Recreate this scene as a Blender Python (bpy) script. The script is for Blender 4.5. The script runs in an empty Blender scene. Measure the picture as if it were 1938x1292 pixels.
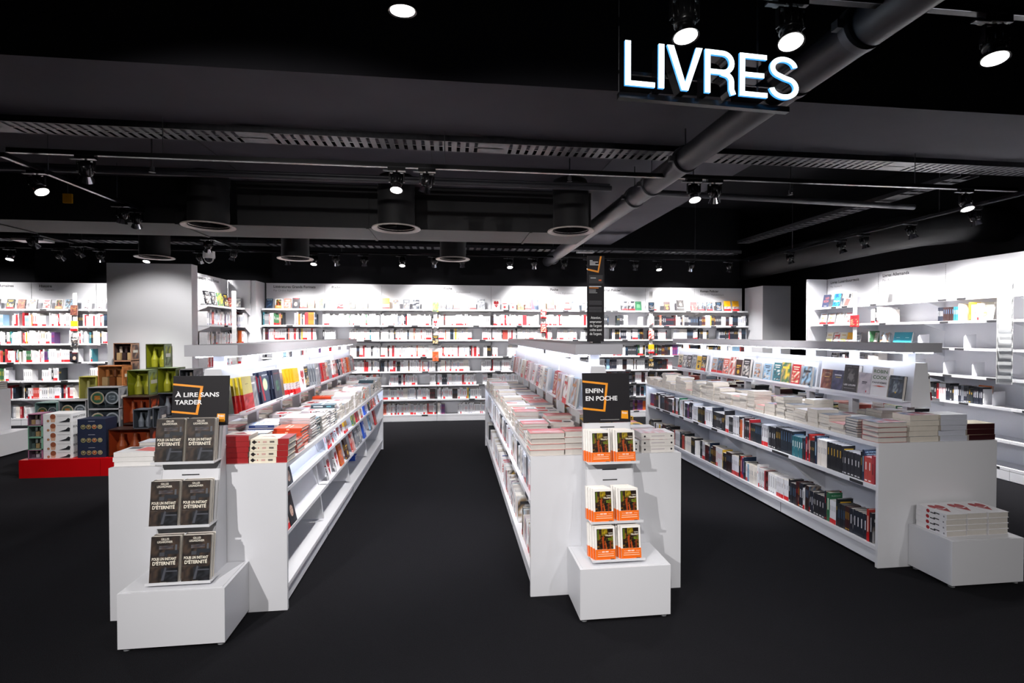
import bpy, math, random
from mathutils import Matrix, Vector
R = random.Random(7)
S = bpy.context.scene
C = S.collection
PI = math.pi
F_PX, YAW, PITCH, CAM_H = 949.4876, .1193, -.0149, 1.6227

# ------------------------------------------------------------------ camera, world, exposure
cd = bpy.data.cameras.new('camera'); cam = bpy.data.objects.new('camera', cd); C.objects.link(cam)
cam.location = (0, 0, CAM_H); cam.rotation_euler = (PI/2 + PITCH, 0, -YAW)
cd.sensor_width = 36; cd.sensor_fit = 'HORIZONTAL'; cd.lens = 36*F_PX/1938; cd.clip_start = .05
S.camera = cam
w = bpy.data.worlds.new('world'); S.world = w; w.use_nodes = True
w.node_tree.nodes['Background'].inputs[0].default_value = (.010, .010, .012, 1)
w.node_tree.nodes['Background'].inputs[1].default_value = .3
S.view_settings.view_transform = 'Standard'; S.view_settings.look = 'None'
S.view_settings.gamma = 1; S.view_settings.use_curve_mapping = False
S.view_settings.exposure = 0.0
P_SHELF, P_AISLE, LED = 165, 155, 24      # lamp powers (W) and LED strip strength

# ------------------------------------------------------------------ pixel -> place helper (for measuring)
def ray(px, py):
    x = (px-969)/F_PX; y = (646-py)/F_PX
    cp, sp = math.cos(PITCH), math.sin(PITCH)
    yr = cp - y*sp; z = sp + y*cp
    cy, sy = math.cos(YAW), math.sin(YAW)
    return Vector((x*cy + yr*sy, -x*sy + yr*cy, z))
def at(px, py, z=None, Y=None, X=None):
    r = ray(px, py)
    t = (z-CAM_H)/r.z if z is not None else (Y/r.y if Y is not None else X/r.x)
    return Vector((t*r.x, t*r.y, CAM_H + t*r.z))

# ------------------------------------------------------------------ colours and materials
def lin(h):
    if not isinstance(h, str): return h
    h = h.lstrip('#'); o = []
    for i in (0, 2, 4):
        c = int(h[i:i+2], 16)/255
        o.append(c/12.92 if c <= .04045 else ((c+.055)/1.055)**2.4)
    return (o[0], o[1], o[2], 1)
MATS = {}
def mat(name, col=None, rough=.5, metal=0, attr=False, noise=(0, 40), bump=0, emit=None, es=1, trans=0, spec=.5, lines=None):
    m = bpy.data.materials.new(name); m.use_nodes = True; nt = m.node_tree
    b = nt.nodes['Principled BSDF']; L = nt.links
    b.inputs['Roughness'].default_value = rough; b.inputs['Metallic'].default_value = metal
    b.inputs['Specular IOR Level'].default_value = spec
    tc = nt.nodes.new('ShaderNodeTexCoord')
    if attr:
        a = nt.nodes.new('ShaderNodeAttribute'); a.attribute_name = 'Col'; src = a.outputs['Color']
    else:
        a = nt.nodes.new('ShaderNodeRGB'); a.outputs[0].default_value = lin(col); src = a.outputs[0]
    n = nt.nodes.new('ShaderNodeTexNoise'); n.inputs['Scale'].default_value = noise[1]; n.inputs['Detail'].default_value = 4
    L.new(tc.outputs['Object'], n.inputs['Vector'])
    r = nt.nodes.new('ShaderNodeMapRange'); r.inputs[3].default_value = 1-noise[0]; r.inputs[4].default_value = 1+noise[0]
    r.inputs[1].default_value = .3; r.inputs[2].default_value = .7
    L.new(n.outputs['Fac'], r.inputs[0])
    v = nt.nodes.new('ShaderNodeVectorMath'); v.operation = 'SCALE'
    L.new(src, v.inputs[0]); L.new(r.outputs[0], v.inputs['Scale'])
    out = v.outputs[0]
    if lines:
        wv = nt.nodes.new('ShaderNodeTexWave'); wv.bands_direction = lines[0]; wv.inputs['Scale'].default_value = lines[1]
        wv.inputs['Distortion'].default_value = 1.5; L.new(tc.outputs['Object'], wv.inputs['Vector'])
        r2 = nt.nodes.new('ShaderNodeMapRange'); r2.inputs[3].default_value = 1-lines[2]; r2.inputs[4].default_value = 1
        L.new(wv.outputs['Fac'], r2.inputs[0])
        v2 = nt.nodes.new('ShaderNodeVectorMath'); v2.operation = 'SCALE'; L.new(out, v2.inputs[0]); L.new(r2.outputs[0], v2.inputs['Scale'])
        out = v2.outputs[0]
    L.new(out, b.inputs['Base Color'])
    if bump:
        bp = nt.nodes.new('ShaderNodeBump'); bp.inputs['Strength'].default_value = bump; bp.inputs['Distance'].default_value = .01
        L.new(n.outputs['Fac'], bp.inputs['Height']); L.new(bp.outputs[0], b.inputs['Normal'])
    if emit:
        b.inputs['Emission Color'].default_value = lin(emit); b.inputs['Emission Strength'].default_value = es
    if trans: b.inputs['Transmission Weight'].default_value = trans; b.inputs['IOR'].default_value = 1.2
    MATS[name] = m; return m
mat('laminate', '#d8d9de', .42, noise=(.012, 3), bump=.01)
mat('canopy_grey', '#adadb4', .4, noise=(.012, 3))
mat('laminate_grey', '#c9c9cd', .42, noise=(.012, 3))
mat('print', attr=True, rough=.42, noise=(.03, 30))
mat('paper', '#cbc6c0', .85, noise=(.03, 25), lines=('X', 160, .18))
mat('carpet', '#19191c', 1, noise=(.45, 220), bump=.6, spec=.05)
mat('black_paint', '#121216', .8, noise=(.15, 6), spec=.2)
mat('soffit', '#504f56', .85, noise=(.10, 1.2), spec=.2)
mat('duct_black', '#19191b', .7, noise=(.15, 8), bump=.05)
mat('grey_metal', '#55565a', .45, .6, noise=(.1, 12))
mat('tray_metal', '#46464a', .4, .8, noise=(.2, 20))
mat('pipe_paint', '#38383e', .45, noise=(.12, 9))
mat('flange', '#c4bcb6', .5, noise=(.06, 14))
mat('lamp_black', '#141416', .25, noise=(.05, 20))
mat('chrome', '#c8c8cc', .15, 1)
mat('red', '#b0040c', .35, noise=(.04, 5))
mat('lens', '#ffffff', .3, emit='#fffaf6', es=7)
mat('led', '#ffffff', .4, emit='#e6eeff', es=LED)
mat('sign_face', '#ffffff', .4, emit='#e8f8ff', es=3)
mat('sign_side', '#9fd0ff', .4, emit='#3aa0f0', es=1.2)
mat('board', '#1e1c20', .6, noise=(.04, 15), spec=.25)
mat('led_under', '#ffffff', .4, emit='#dfe9ff', es=13)
def clear_mat(name, amount, rough):
    m = bpy.data.materials.new(name); m.use_nodes = True; nt = m.node_tree; nt.nodes.remove(nt.nodes['Principled BSDF'])
    o = nt.nodes['Material Output']; t = nt.nodes.new('ShaderNodeBsdfTransparent'); t.inputs[0].default_value = (.96, .97, .98, 1)
    gl = nt.nodes.new('ShaderNodeBsdfGlossy'); gl.inputs['Roughness'].default_value = rough
    fr = nt.nodes.new('ShaderNodeFresnel'); fr.inputs[0].default_value = 1.16
    ad = nt.nodes.new('ShaderNodeMath'); ad.operation = 'ADD'; ad.inputs[1].default_value = amount; nt.links.new(fr.outputs[0], ad.inputs[0])
    mx = nt.nodes.new('ShaderNodeMixShader'); nt.links.new(ad.outputs[0], mx.inputs[0]); nt.links.new(t.outputs[0], mx.inputs[1]); nt.links.new(gl.outputs[0], mx.inputs[2]); nt.links.new(mx.outputs[0], o.inputs[0])
    MATS[name] = m
clear_mat('acrylic', .02, .12); clear_mat('film', .02, .08)
mat('foot_plastic', '#8a8c90', .4, noise=(.03, 20))
mat('white_plastic', '#d8d8d8', .35, noise=(.02, 20))
mat('dark_glass', '#202024', .08, noise=(.02, 5))
mat('yellow_plastic', '#e0a000', .5, noise=(.02, 20))
mat('slot', '#26262a', .6, noise=(.05, 20))
PAPERM = {}

# ------------------------------------------------------------------ mesh building
class MB:
    def __init__(s): s.v = []; s.f = []; s.c = []; s.m = []; s.mats = []
    def mi(s, m):
        if m not in s.mats: s.mats.append(m)
        return s.mats.index(m)
    def poly(s, pts, m='laminate', col=None):
        i = len(s.v); s.v += [tuple(p) for p in pts]; s.f.append(tuple(range(i, i+len(pts)))); s.m.append(s.mi(m))
        s.c.append(col if isinstance(col, list) else [lin(col) if col else (1, 1, 1, 1)]*len(pts))
    def box(s, x0, y0, z0, x1, y1, z1, m='laminate', col=None, T=None):
        p = [(x0, y0, z0), (x1, y0, z0), (x1, y1, z0), (x0, y1, z0), (x0, y0, z1), (x1, y0, z1), (x1, y1, z1), (x0, y1, z1)]
        if T: p = [tuple(T @ Vector(q)) for q in p]
        i = len(s.v); s.v += p; c = lin(col) if col else (1, 1, 1, 1); k = s.mi(m)
        for f in ((0, 3, 2, 1), (4, 5, 6, 7), (0, 1, 5, 4), (1, 2, 6, 5), (2, 3, 7, 6), (3, 0, 4, 7)):
            s.f.append(tuple(i+j for j in f)); s.c.append([c]*4); s.m.append(k)
    def prism(s, pts, a, b, axis='x', m='laminate', col=None):
        """pts: 2D outline; extruded along axis from a to b"""
        def P(u, v, t): return {'x': (t, u, v), 'y': (u, t, v), 'z': (u, v, t)}[axis]
        n = len(pts); i = len(s.v); s.v += [P(u, v, a) for u, v in pts] + [P(u, v, b) for u, v in pts]
        k = s.mi(m); c = lin(col) if col else (1, 1, 1, 1)
        fs = [tuple(i+j for j in range(n))[::-1], tuple(i+n+j for j in range(n))] + [(i+j, i+(j+1) % n, i+n+(j+1) % n, i+n+j) for j in range(n)]
        for f in fs: s.f.append(f); s.c.append([c]*len(f)); s.m.append(k)
    def tube(s, path, r, n=14, m='laminate', col=None, caps=True):
        """path: list of points; r: radius or list"""
        path = [Vector(p) for p in path]; rr = r if isinstance(r, (list, tuple)) else [r]*len(path)
        i = len(s.v); k = s.mi(m); c = lin(col) if col else (1, 1, 1, 1)
        up = None
        for j, p in enumerate(path):
            d = (path[min(j+1, len(path)-1)] - path[max(j-1, 0)])
            if d.length < 1e-9: d = (path[-1]-path[0])
            d.normalize()
            if up is None: up = d.orthogonal().normalized()
            up = (up - d*up.dot(d)).normalized(); sd = d.cross(up)
            for q in range(n):
                a = 2*PI*q/n; s.v.append(tuple(p + (up*math.cos(a) + sd*math.sin(a))*rr[j]))
        for j in range(len(path)-1):
            for q in range(n):
                s.f.append((i+j*n+q, i+j*n+(q+1) % n, i+(j+1)*n+(q+1) % n, i+(j+1)*n+q)); s.c.append([c]*4); s.m.append(k)
        if caps:
            s.f.append(tuple(i+q for q in range(n))[::-1]); s.c.append([c]*n); s.m.append(k)
            s.f.append(tuple(i+(len(path)-1)*n+q for q in range(n))); s.c.append([c]*n); s.m.append(k)
    def mesh(s, name, smooth=False):
        me = bpy.data.meshes.new(name); me.from_pydata(s.v, [], s.f)
        for m in s.mats: me.materials.append(MATS[m])
        me.polygons.foreach_set('material_index', s.m)
        if 'print' in s.mats:
            ca = me.color_attributes.new('Col', 'FLOAT_COLOR', 'CORNER')
            flat = [x for fc in s.c for c in fc for x in c]; ca.data.foreach_set('color', flat)
        if smooth: me.polygons.foreach_set('use_smooth', [len(f) <= 4 for f in s.f])
        me.update(); return me
    def build(s, name, parent=None, loc=(0, 0, 0), rz=0, smooth=False):
        o = bpy.data.objects.new(name, s.mesh(name, smooth)); C.objects.link(o)
        o.location = loc; o.rotation_euler = (0, 0, rz)
        if parent: o.parent = parent
        if smooth:
            md = o.modifiers.new('edge', 'EDGE_SPLIT'); md.split_angle = .7
        return o
def tag(o, label=None, cat=None, group=None, kind=None):
    if label: o['label'] = label
    if cat: o['category'] = cat
    if group: o['group'] = group
    if kind: o['kind'] = kind
    return o
def empty(name, loc=(0, 0, 0), rz=0, label=None, cat=None, group=None):
    o = bpy.data.objects.new(name, None); C.objects.link(o); o.location = loc; o.rotation_euler = (0, 0, rz); o.empty_display_size = .1
    return tag(o, label, cat, group)
def struct(mb, name): return tag(mb.build(name), kind='structure')
USED = set()
def uniq(lb):
    return lb

# ------------------------------------------------------------------ text
TXT = {}
def text_mesh(st, bold=0):
    k = (st, bold)
    if k in TXT: return TXT[k]
    cu = bpy.data.curves.new('t', 'FONT'); cu.body = st; cu.size = 1; cu.resolution_u = 3; cu.offset = bold; cu.align_x = 'LEFT'
    ob = bpy.data.objects.new('t', cu); C.objects.link(ob)
    dg = bpy.context.evaluated_depsgraph_get(); dg.update()
    me = ob.evaluated_get(dg).to_mesh()
    vs = [(v.co.x, v.co.y) for v in me.vertices]; fs = [tuple(p.vertices) for p in me.polygons]
    ob.evaluated_get(dg).to_mesh_clear(); bpy.data.objects.remove(ob); bpy.data.curves.remove(cu)
    x0 = min(v[0] for v in vs); x1 = max(v[0] for v in vs)
    TXT[k] = ([(v[0]-x0, v[1]) for v in vs], fs, x1-x0); return TXT[k]
def add_text(mb, st, P, size, m='print', col='#000000', align='c', width=None, bold=0, hx=1):
    """P(u,v) -> 3D; text baseline starts at 0,0"""
    vs, fs, wd = text_mesh(st, bold); sc = size; sx = size*hx
    if width: sx = width/wd
    off = {'l': 0, 'c': -wd*sx/2, 'r': -wd*sx}[align]
    i = len(mb.v); mb.v += [tuple(P(off+x*sx, y*sc)) for x, y in vs]; k = mb.mi(m); c = lin(col)
    for f in fs: mb.f.append(tuple(i+j for j in f)); mb.c.append([c]*len(f)); mb.m.append(k)

# ------------------------------------------------------------------ books
def art_on(mb, art, P, W, H, e0=.0005, m='print'):
    """art items in u,v 0..1 of a W x H face; P(u_m, v_m, e)"""
    e = e0
    for it in art:
        k = it[0]; e += .00025
        if k == 'r':
            _, u0, v0, u1, v1, c = it
            mb.poly([P(u0*W, v0*H, e), P(u1*W, v0*H, e), P(u1*W, v1*H, e), P(u0*W, v1*H, e)], m, c)
        elif k == 'p':
            mb.poly([P(u*W, v*H, e) for u, v in it[1]], m, it[2])
        elif k == 'c':
            _, u, v, r, c = it[:5]
            mb.poly([P(u*W + r*W*math.cos(a*PI/9), v*H + r*W*math.sin(a*PI/9)*(it[5] if len(it) > 5 else 1) if len(it) > 5 else v*H + r*W*math.sin(a*PI/9), e) for a in range(18)], m, c)
        elif k == 'm':
            _, u0, v0, u1, v1, cols, n, seed = it; rr = random.Random(seed); ny = max(2, int(n*1.4))
            g = [[lin(rr.choice(cols)) for _ in range(n+1)] for _ in range(ny+1)]
            for j in range(ny):
                for i in range(n):
                    a, b = u0+(u1-u0)*i/n, u0+(u1-u0)*(i+1)/n; p, q = v0+(v1-v0)*j/ny, v0+(v1-v0)*(j+1)/ny
                    mb.poly([P(a*W, p*H, e), P(b*W, p*H, e), P(b*W, q*H, e), P(a*W, q*H, e)], m, [g[j][i], g[j][i+1], g[j+1][i+1], g[j+1][i]])
        elif k == 't':
            _, st, u, v, size, c = it[:6]; wd = it[6] if len(it) > 6 else None; al = it[7] if len(it) > 7 else 'c'; bd = it[8] if len(it) > 8 else 0
            add_text(mb, st, lambda x, y: P(u*W+x, v*H+y, e), size*H, m, c, al, wd*W if wd else None, bd)
BOOKM = {}
def book_meshes(key, d, t, wd, h):
    """standing book: spine at y=0 facing -y, front cover facing +x, z up, centred on x"""
    k = (key, round(t, 4), round(wd, 3), round(h, 3))
    if k in BOOKM: return BOOKM[k]
    mb = MB(); ct = .0015; bg = d['bg']; sp = d.get('spine', bg)
    mb.box(t/2-ct, .0012, 0, t/2, wd, h, 'print', bg)
    mb.box(-t/2, .0012, 0, -t/2+ct, wd, h, 'print', d.get('back', bg))
    mb.box(-t/2, 0, 0, t/2, .0012, h, 'print', sp)
    art_on(mb, d.get('art', []), lambda u, v, e: (t/2+e, u, v), wd, h)
    art_on(mb, d.get('sart', []), lambda u, v, e: (-t/2+u, -e, v), t, h, .0003)
    pg = MB(); pg.box(-t/2+ct, .0012, .003, t/2-ct, wd-.004, h-.003, 'paper')
    BOOKM[k] = (mb.mesh('book'), pg.mesh('page_block')); return BOOKM[k]
def put_book(name, key, d, t, wd, h, M, label, group=None, pages=True):
    a, b = book_meshes(key, d, t, wd, h)
    o = bpy.data.objects.new(name, a); C.objects.link(o); o.matrix_world = M
    tag(o, label, 'book', group)
    if pages:
        p = bpy.data.objects.new('page_block', b); C.objects.link(p); p.parent = o
    return o
Rz = lambda a: Matrix.Rotation(a, 4, 'Z'); Rx = lambda a: Matrix.Rotation(a, 4, 'X'); Ry = lambda a: Matrix.Rotation(a, 4, 'Y'); Tr = lambda *p: Matrix.Translation(Vector(p[0]) if len(p) == 1 else Vector(p))
FLAT = Ry(-PI/2)                      # front cover up, spine to -y, head of book to -x
def face_out(pos, face=0, lean=.18):  # pos = bottom centre of the front cover; face = rotation of the viewer side from -Y
    # standing book turned so that its front (+x) looks along -Y, leaning back
    return lambda t, wd: Tr(pos) @ Rz(face) @ Rx(-lean) @ Tr(-wd/2, t/2, 0) @ Rz(-PI/2)

# cover designs ------------------------------------------------
HEART = lambda u, v, s, asp: [(u+s*x, v+s*y*asp) for x, y in [(0, -1.05), (.35, -.55), (.72, -.05), (.8, .35), (.7, .65), (.45, .8), (.2, .72), (.04, .5), (-.1, .74), (-.4, .82), (-.7, .66), (-.82, .3), (-.68, -.1), (-.3, -.62)]]
D = {}
D['brown'] = dict(bg='#28221f', spine='#d8d2c8', back='#d8d2c8', name='dark brown street-scene novel', dims=(.034, .148, .236), art=[
    ('m', 0, 0, 1, 1, ['#342c28', '#241f1e', '#3e322b', '#1c1a1a', '#4a3c33', '#2a2422', '#332b29'], 9, 3),
    ('r', .5, .62, .98, .70, '#2a2d33'), ('r', .52, .56, .6, .62, '#2e3036'), ('r', .86, .7, .93, .82, '#5a5c62'), ('r', .32, .58, .5, .66, '#44464c'),
    ('m', .42, .02, 1, .32, ['#17191d', '#282a30', '#131316', '#1e1e22'], 5, 5), ('m', .3, .72, .8, .8, ['#50433e', '#3c3940', '#66666c'], 4, 8),
    ('r', .5, .24, .98, .27, '#4c4e56'), ('p', [(.42, .06), (.52, .06), (.6, .33), (.54, .35)], '#4c4e56'), ('r', 0, .345, .3, .35, '#6a625e'),
    ('t', 'GILLES', .5, .925, .062, '#e6dfd2', .28, 'c', .02), ('t', 'LEGARDINIER', .5, .865, .062, '#e6dfd2', .54, 'c', .02),
    ('t', 'POUR UN INSTANT', .5, .495, .082, '#efe8d8', .86, 'c', .03), ('t', "D'ÉTERNITÉ", .5, .395, .1, '#efe8d8', .8, 'c', .035),
    ('r', .4, .02, .62, .028, '#b8b0a8')])
D['orange'] = dict(bg='#efece8', spine='#efece8', name='orange-banded forest-cover paperback', dims=(.022, .112, .182), art=[
    ('m', .09, .33, .91, .93, ['#1a120c', '#2a1a0e', '#5a3a10', '#8a5a14', '#160f0a', '#3a2a10', '#2c1208', '#140e0a'], 12, 11),
    ('m', .34, .72, .62, .93, ['#8a7a10', '#b09018', '#5a4a10', '#7a6410'], 4, 12), ('p', [(.38, .33), (.46, .33), (.44, .74), (.34, .66)], '#a03c14'),
    ('p', [(.52, .33), (.58, .33), (.56, .5), (.5, .56)], '#b84a18'), ('p', [(.72, .33), (.8, .33), (.8, .6), (.74, .58)], '#7a3014'), ('p', [(.12, .6), (.2, .6), (.2, .92), (.12, .9)], '#5a6a18'),
    ('r', .28, .33, .31, .8, '#100c08'), ('r', .62, .33, .66, .8, '#120c08'),
    ('t', 'GABRIEL', .89, .79, .035, '#f0e8d8', .22, 'r', .02), ('t', 'TALLENT', .89, .715, .062, '#f4ecdc', .38, 'r', .03), ('t', 'MY', .89, .675, .03, '#b8d040', .07, 'r'),
    ('t', 'ABSOLUTE', .89, .635, .034, '#a8c838', .26, 'r', .02), ('t', 'DARLING', .89, .59, .034, '#a8c838', .24, 'r', .02),
    ('r', 0, 0, 1, .33, '#f0701c'), ('t', 'Plus de', .14, .245, .03, '#fff2e6', .14, 'l'), ('t', '400 000', .48, .238, .056, '#fff2e6', .34, 'c', .03), ('t', 'lecteurs', .94, .245, .03, '#fff2e6', .19, 'r'),
    ('r', .12, .185, .9, .2, '#ffd8b8'), ('r', .1, .125, .92, .142, '#ffd8b8'), ('r', .1, .075, .8, .082, '#c85810'), ('r', .74, .03, .93, .05, '#2a1a10')],
    sart=[('r', 0, 0, 1, .33, '#f0701c')])
D['orange']['back'] = '#f0e8e0'
D['heart'] = dict(bg='#ecebee', name='white broken-heart paperback', dims=(.036, .14, .21), art=[
    ('p', HEART(.5, .54, .42, .82), '#a81420'), ('p', [(.06, .44), (.3, .5), (.5, .42), (.78, .5), (.76, .54), (.5, .46), (.3, .54), (.07, .48)], '#ecebee'),
    ('t', 'histoire', .55, .62, .045, '#e8a8a8', .3), ('t', 'd\'amour', .58, .56, .04, '#e8a8a8', .28)],
    sart=[('c', .5, .6, .34, '#a81420'), ('r', .3, .35, .5, .52, '#28282c'), ('r', .5, .22, .7, .4, '#28282c'), ('r', .35, .06, .65, .1, '#88888c')])
D['moon'] = dict(bg='#20304c', spine='#1a2440', name='dark blue moon-cover novel', dims=(.03, .15, .225), art=[
    ('m', 0, 0, 1, 1, ['#22324e', '#1c2a44', '#34465e', '#243650'], 6, 21), ('c', .58, .6, .3, '#8fb8a0'), ('c', .58, .6, .24, '#d8e0a8'),
    ('p', [(0, .9), (.16, .88), (.42, .1), (.2, .1)], '#9c1c30'), ('t', 'MURAKAMI', .62, .87, .07, '#dce4ee', .62, 'c', .02)],
    sart=[('r', .25, .4, .7, .85, '#8c98b0')])
D['moon2'] = dict(D['moon'], bg='#22304a', name='deep blue nebula-cover novel')
D['moon2']['art'] = [('m', 0, 0, 1, 1, ['#1c2438', '#222c40', '#16202e', '#2c3448'], 6, 22), ('m', .3, .3, .75, .65, ['#22443c', '#3a6a50', '#1c2c34'], 3, 23), ('t', 'MURAKAMI', .5, .86, .06, '#8c3038', .7)]
D['yellowred'] = dict(bg='#d8d088', spine='#e0c820', name='yellow novel with red band', dims=(.022, .15, .22), art=[
    ('m', 0, .0, 1, .5, ['#b01018', '#c83038', '#8c2028', '#d0606a', '#b81820'], 5, 31), ('r', .3, .78, .62, .8, '#a8a060')], sart=[('r', 0, 0, 1, .5, '#c00c14')])
D['amber'] = dict(bg='#e8a818', spine='#f0b820', name='amber-and-white paperback', dims=(.024, .13, .21), art=[
    ('r', 0, 0, 1, .45, '#e4e2e6'), ('m', .05, .2, .95, .44, ['#8a8088', '#c0a0a0', '#d8d0d4', '#605860'], 5, 41), ('r', 0, 0, 1, .2, '#cc1820'), ('r', .4, .62, .7, .64, '#c08810'), ('r', .3, .7, .6, .715, '#c08810')],
    sart=[('r', 0, .2, 1, .45, '#e8e4e6'), ('r', 0, 0, 1, .2, '#cc1820')])
D['cook'] = dict(bg='#d4d2d4', spine='#c8c6ca', name='green-lettered pale thriller', dims=(.036, .155, .235), art=[
    ('t', 'ROBIN', .5, .8, .155, '#43683a', .8, 'c', .015), ('t', 'COOK', .5, .6, .165, '#43683a', .84, 'c', .015), ('t', 'PANDÉMIE', .5, .45, .085, '#4a4c50', .84, 'c', .01),
    ('p', [(.1, .365), (.35, .378), (.5, .39), (.72, .375), (.92, .368), (.72, .352), (.5, .34), (.35, .355)], '#b84838')])
D['loups'] = dict(bg='#2a2628', spine='#c8c8cc', name='tall black figure-cover thriller', dims=(.034, .15, .235), art=[
    ('m', .28, .4, .78, .86, ['#2a2628', '#3c383a', '#5a5654', '#7a7672', '#343032'], 5, 55), ('c', .52, .58, .18, '#7c7876'), ('t', 'DANIEL COLE', .5, .92, .06, '#8c888a', .82),
    ('t', 'LES LOUPS', .5, .26, .075, '#e8e6e6', .82, 'c', .03), ('r', .12, .16, .88, .172, '#a8a4a4')])
D['redbrown'] = dict(bg='#6a3830', spine='#4a2624', name='russet paperback', dims=(.026, .12, .18), art=[
    ('m', 0, 0, 1, 1, ['#7a4238', '#5c302a', '#8c5448', '#64362e', '#a07048'], 6, 61), ('t', 'LE SANG', .6, .8, .07, '#e0c8b0', .5), ('r', .3, .62, .8, .66, '#d0a060')])
D['indigo'] = dict(bg='#3a3a5c', spine='#262c60', name='indigo paperback', dims=(.024, .12, .18), art=[
    ('m', 0, 0, 1, 1, ['#44446a', '#32324e', '#585878', '#3c3a54'], 5, 62), ('r', .2, .74, .85, .8, '#d0d0dc'), ('r', .3, .64, .8, .68, '#c0a860')])
D['paleblot'] = dict(bg='#b8b0b8', spine='#c0bcc4', name='pale mauve paperback', dims=(.024, .12, .18), art=[
    ('m', 0, 0, 1, 1, ['#c0b8c0', '#b0a8b0', '#c8c0c4', '#a8a0ac'], 5, 63), ('r', .3, .56, .7, .61, '#44404a'), ('r', .3, .5, .66, .53, '#44404a'), ('p', [(.66, .12), (.74, .14), (.72, .24), (.66, .2)], '#b01820')])
D['night'] = dict(bg='#28303c', spine='#8c8480', name='dark night-scene paperback', dims=(.026, .12, .18), art=[
    ('m', 0, 0, 1, 1, ['#2c3644', '#1e262e', '#3c4a5a', '#242c36', '#586878'], 6, 64), ('m', .3, .3, .7, .8, ['#2c3644', '#8c98a0', '#3c4a5a'], 4, 65), ('c', .5, .3, .06, '#c0a040'), ('t', 'COMME UN ENFANT', .5, .86, .05, '#b8c0c8', .8)])
D['grey'] = dict(bg='#7c8088', spine='#9ca0a8', name='grey cityscape novel', dims=(.022, .14, .21), art=[
    ('m', 0, 0, 1, 1, ['#8c9098', '#6c7078', '#a4a8ac', '#505860', '#8c8c90'], 7, 71), ('r', .2, .75, .8, .8, '#e0e0e4')], sart=[('r', .2, .2, .8, .8, '#5c6068')])
def rnd_design(kind, i):
    rr = random.Random(kind + str(i)); ch = rr.choice
    if kind == 'dark':
        bg = ch(['#1c1c20', '#26262c', '#1a222c', '#2c1c1c', '#22282c', '#3a1c1e', '#202430', '#303236']); nm = 'black'; ac = ch(['#b01c20', '#d8d8dc', '#c8a030', '#4c6c8c', '#c8c8c8'])
    elif kind == 'white':
        bg = ch(['#e4e4e8', '#dcdce2', '#ececee', '#d8d8dc', '#e8e2da']); nm = 'white'; ac = ch(['#c01c20', '#c01c20', '#2c2c30', '#d06010', '#3c5c9c', '#8c8c94'])
    elif kind == 'pastel':
        bg = ch(['#d0b0b4', '#b8c8d8', '#c8c4c0', '#dcd4c4', '#c4b8c8', '#a8b4c0', '#d8c8bc', '#e0dcdc']); nm = 'pastel'; ac = ch(['#b04850', '#5878a0', '#68686c', '#c08050', '#e8e8ea'])
    elif kind == 'red':
        bg = ch(['#c04840', '#b02028', '#d06858', '#a8343c']); nm = 'red'; ac = ch(['#f0e8e4', '#e8d8c0', '#301818'])
    else:
        nm, bg = ch([('blue', '#2c5088'), ('teal', '#2c6c78'), ('orange', '#d06828'), ('yellow', '#dcb438'), ('green', '#3c6848'), ('grey', '#7c8088'), ('crimson', '#a01c28'), ('brown', '#6c5040'), ('purple', '#5c3c6c'), ('pale blue', '#8cb0cc'), ('cream', '#d8ccb4'), ('black', '#222226')])
        ac = ch(['#f0eee8', '#f0eee8', '#20242c', '#e0c040', '#b81c20'])
    lay = rr.random(); art = []
    cols = [bg, bg, ac, ch(['#8c8078', '#505860', '#a08868', '#c8c0b8', '#384048'])]
    if lay < .45: art += [('m', .08, .12, .92, .66, cols, 5, rr.random()), ('r', .15, .84, .85, .89, ac), ('r', .22, .74, .78, .78, ac)]
    elif lay < .75: art += [('m', 0, 0, 1, 1, cols, 5, rr.random()), ('r', .12, .7, .88, .8, ac)]
    else: art += [('r', .15, .6, .85, .68, ac), ('r', .15, .5, .6, .55, ac), ('c', .5, .28, .2, ac)]
    if rr.random() < .3: art += [('r', 0, 0, 1, .2, '#c41a20')]
    sart = [('r', .38, .3+.3*rr.random(), .62, .7+.2*rr.random(), ac)]
    if rr.random() < .14: sart += [('r', 0, 0, 1, .2, ch(['#c81a20', '#c81a20', '#c81a20', '#e0a820']))]
    elif rr.random() < .5: sart += [('r', .2, .05, .8, .1, ac)]
    return dict(bg=bg, art=art, sart=sart, name=nm, back=bg)
for kd in ('dark', 'white', 'pastel', 'mixed', 'red'):
    for i in range(16): D['%s%d' % (kd, i)] = rnd_design(kd, i)

D['tallgreen'] = dict(bg='#2c6848', name='green', art=[('t', 'Robinson', .5, .88, .05, '#d8e8d8', .7), ('r', .2, .3, .8, .7, '#5c8868')], sart=[('r', .3, .4, .7, .8, '#c8d8c8')])
D['tallblue'] = dict(bg='#1c2c44', name='navy', art=[('t', 'LES PORTES', .5, .91, .06, '#b8d8e8', .8, 'c', .02), ('t', 'CÉLESTES', .5, .83, .06, '#b8d8e8', .66, 'c', .02), ('m', .1, .1, .9, .75, ['#1c2c44', '#2c4c6c', '#101c2c'], 4, 3)], sart=[('r', .3, .3, .7, .8, '#90a8b8')])
D['tallred'] = dict(bg='#b02c24', name='red', art=[('t', 'MARTIN', .5, .88, .06, '#f0d8c8', .7, 'c', .02), ('m', .1, .1, .9, .7, ['#5c2420', '#b02c24', '#3c2c2c'], 4, 3)], sart=[('r', .3, .3, .7, .8, '#e0c8b8'), ('r', 0, 0, 1, .24, '#c81a20')])
D['tallspine'] = dict(bg='#d8d4d4', spine='#dcdad8', name='white red-footed book', art=[('r', 0, 0, 1, .3, '#7c1820')], sart=[('r', 0, 0, 1, .3, '#7c1820'), ('r', .2, .8, .8, .9, '#202024')])
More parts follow.
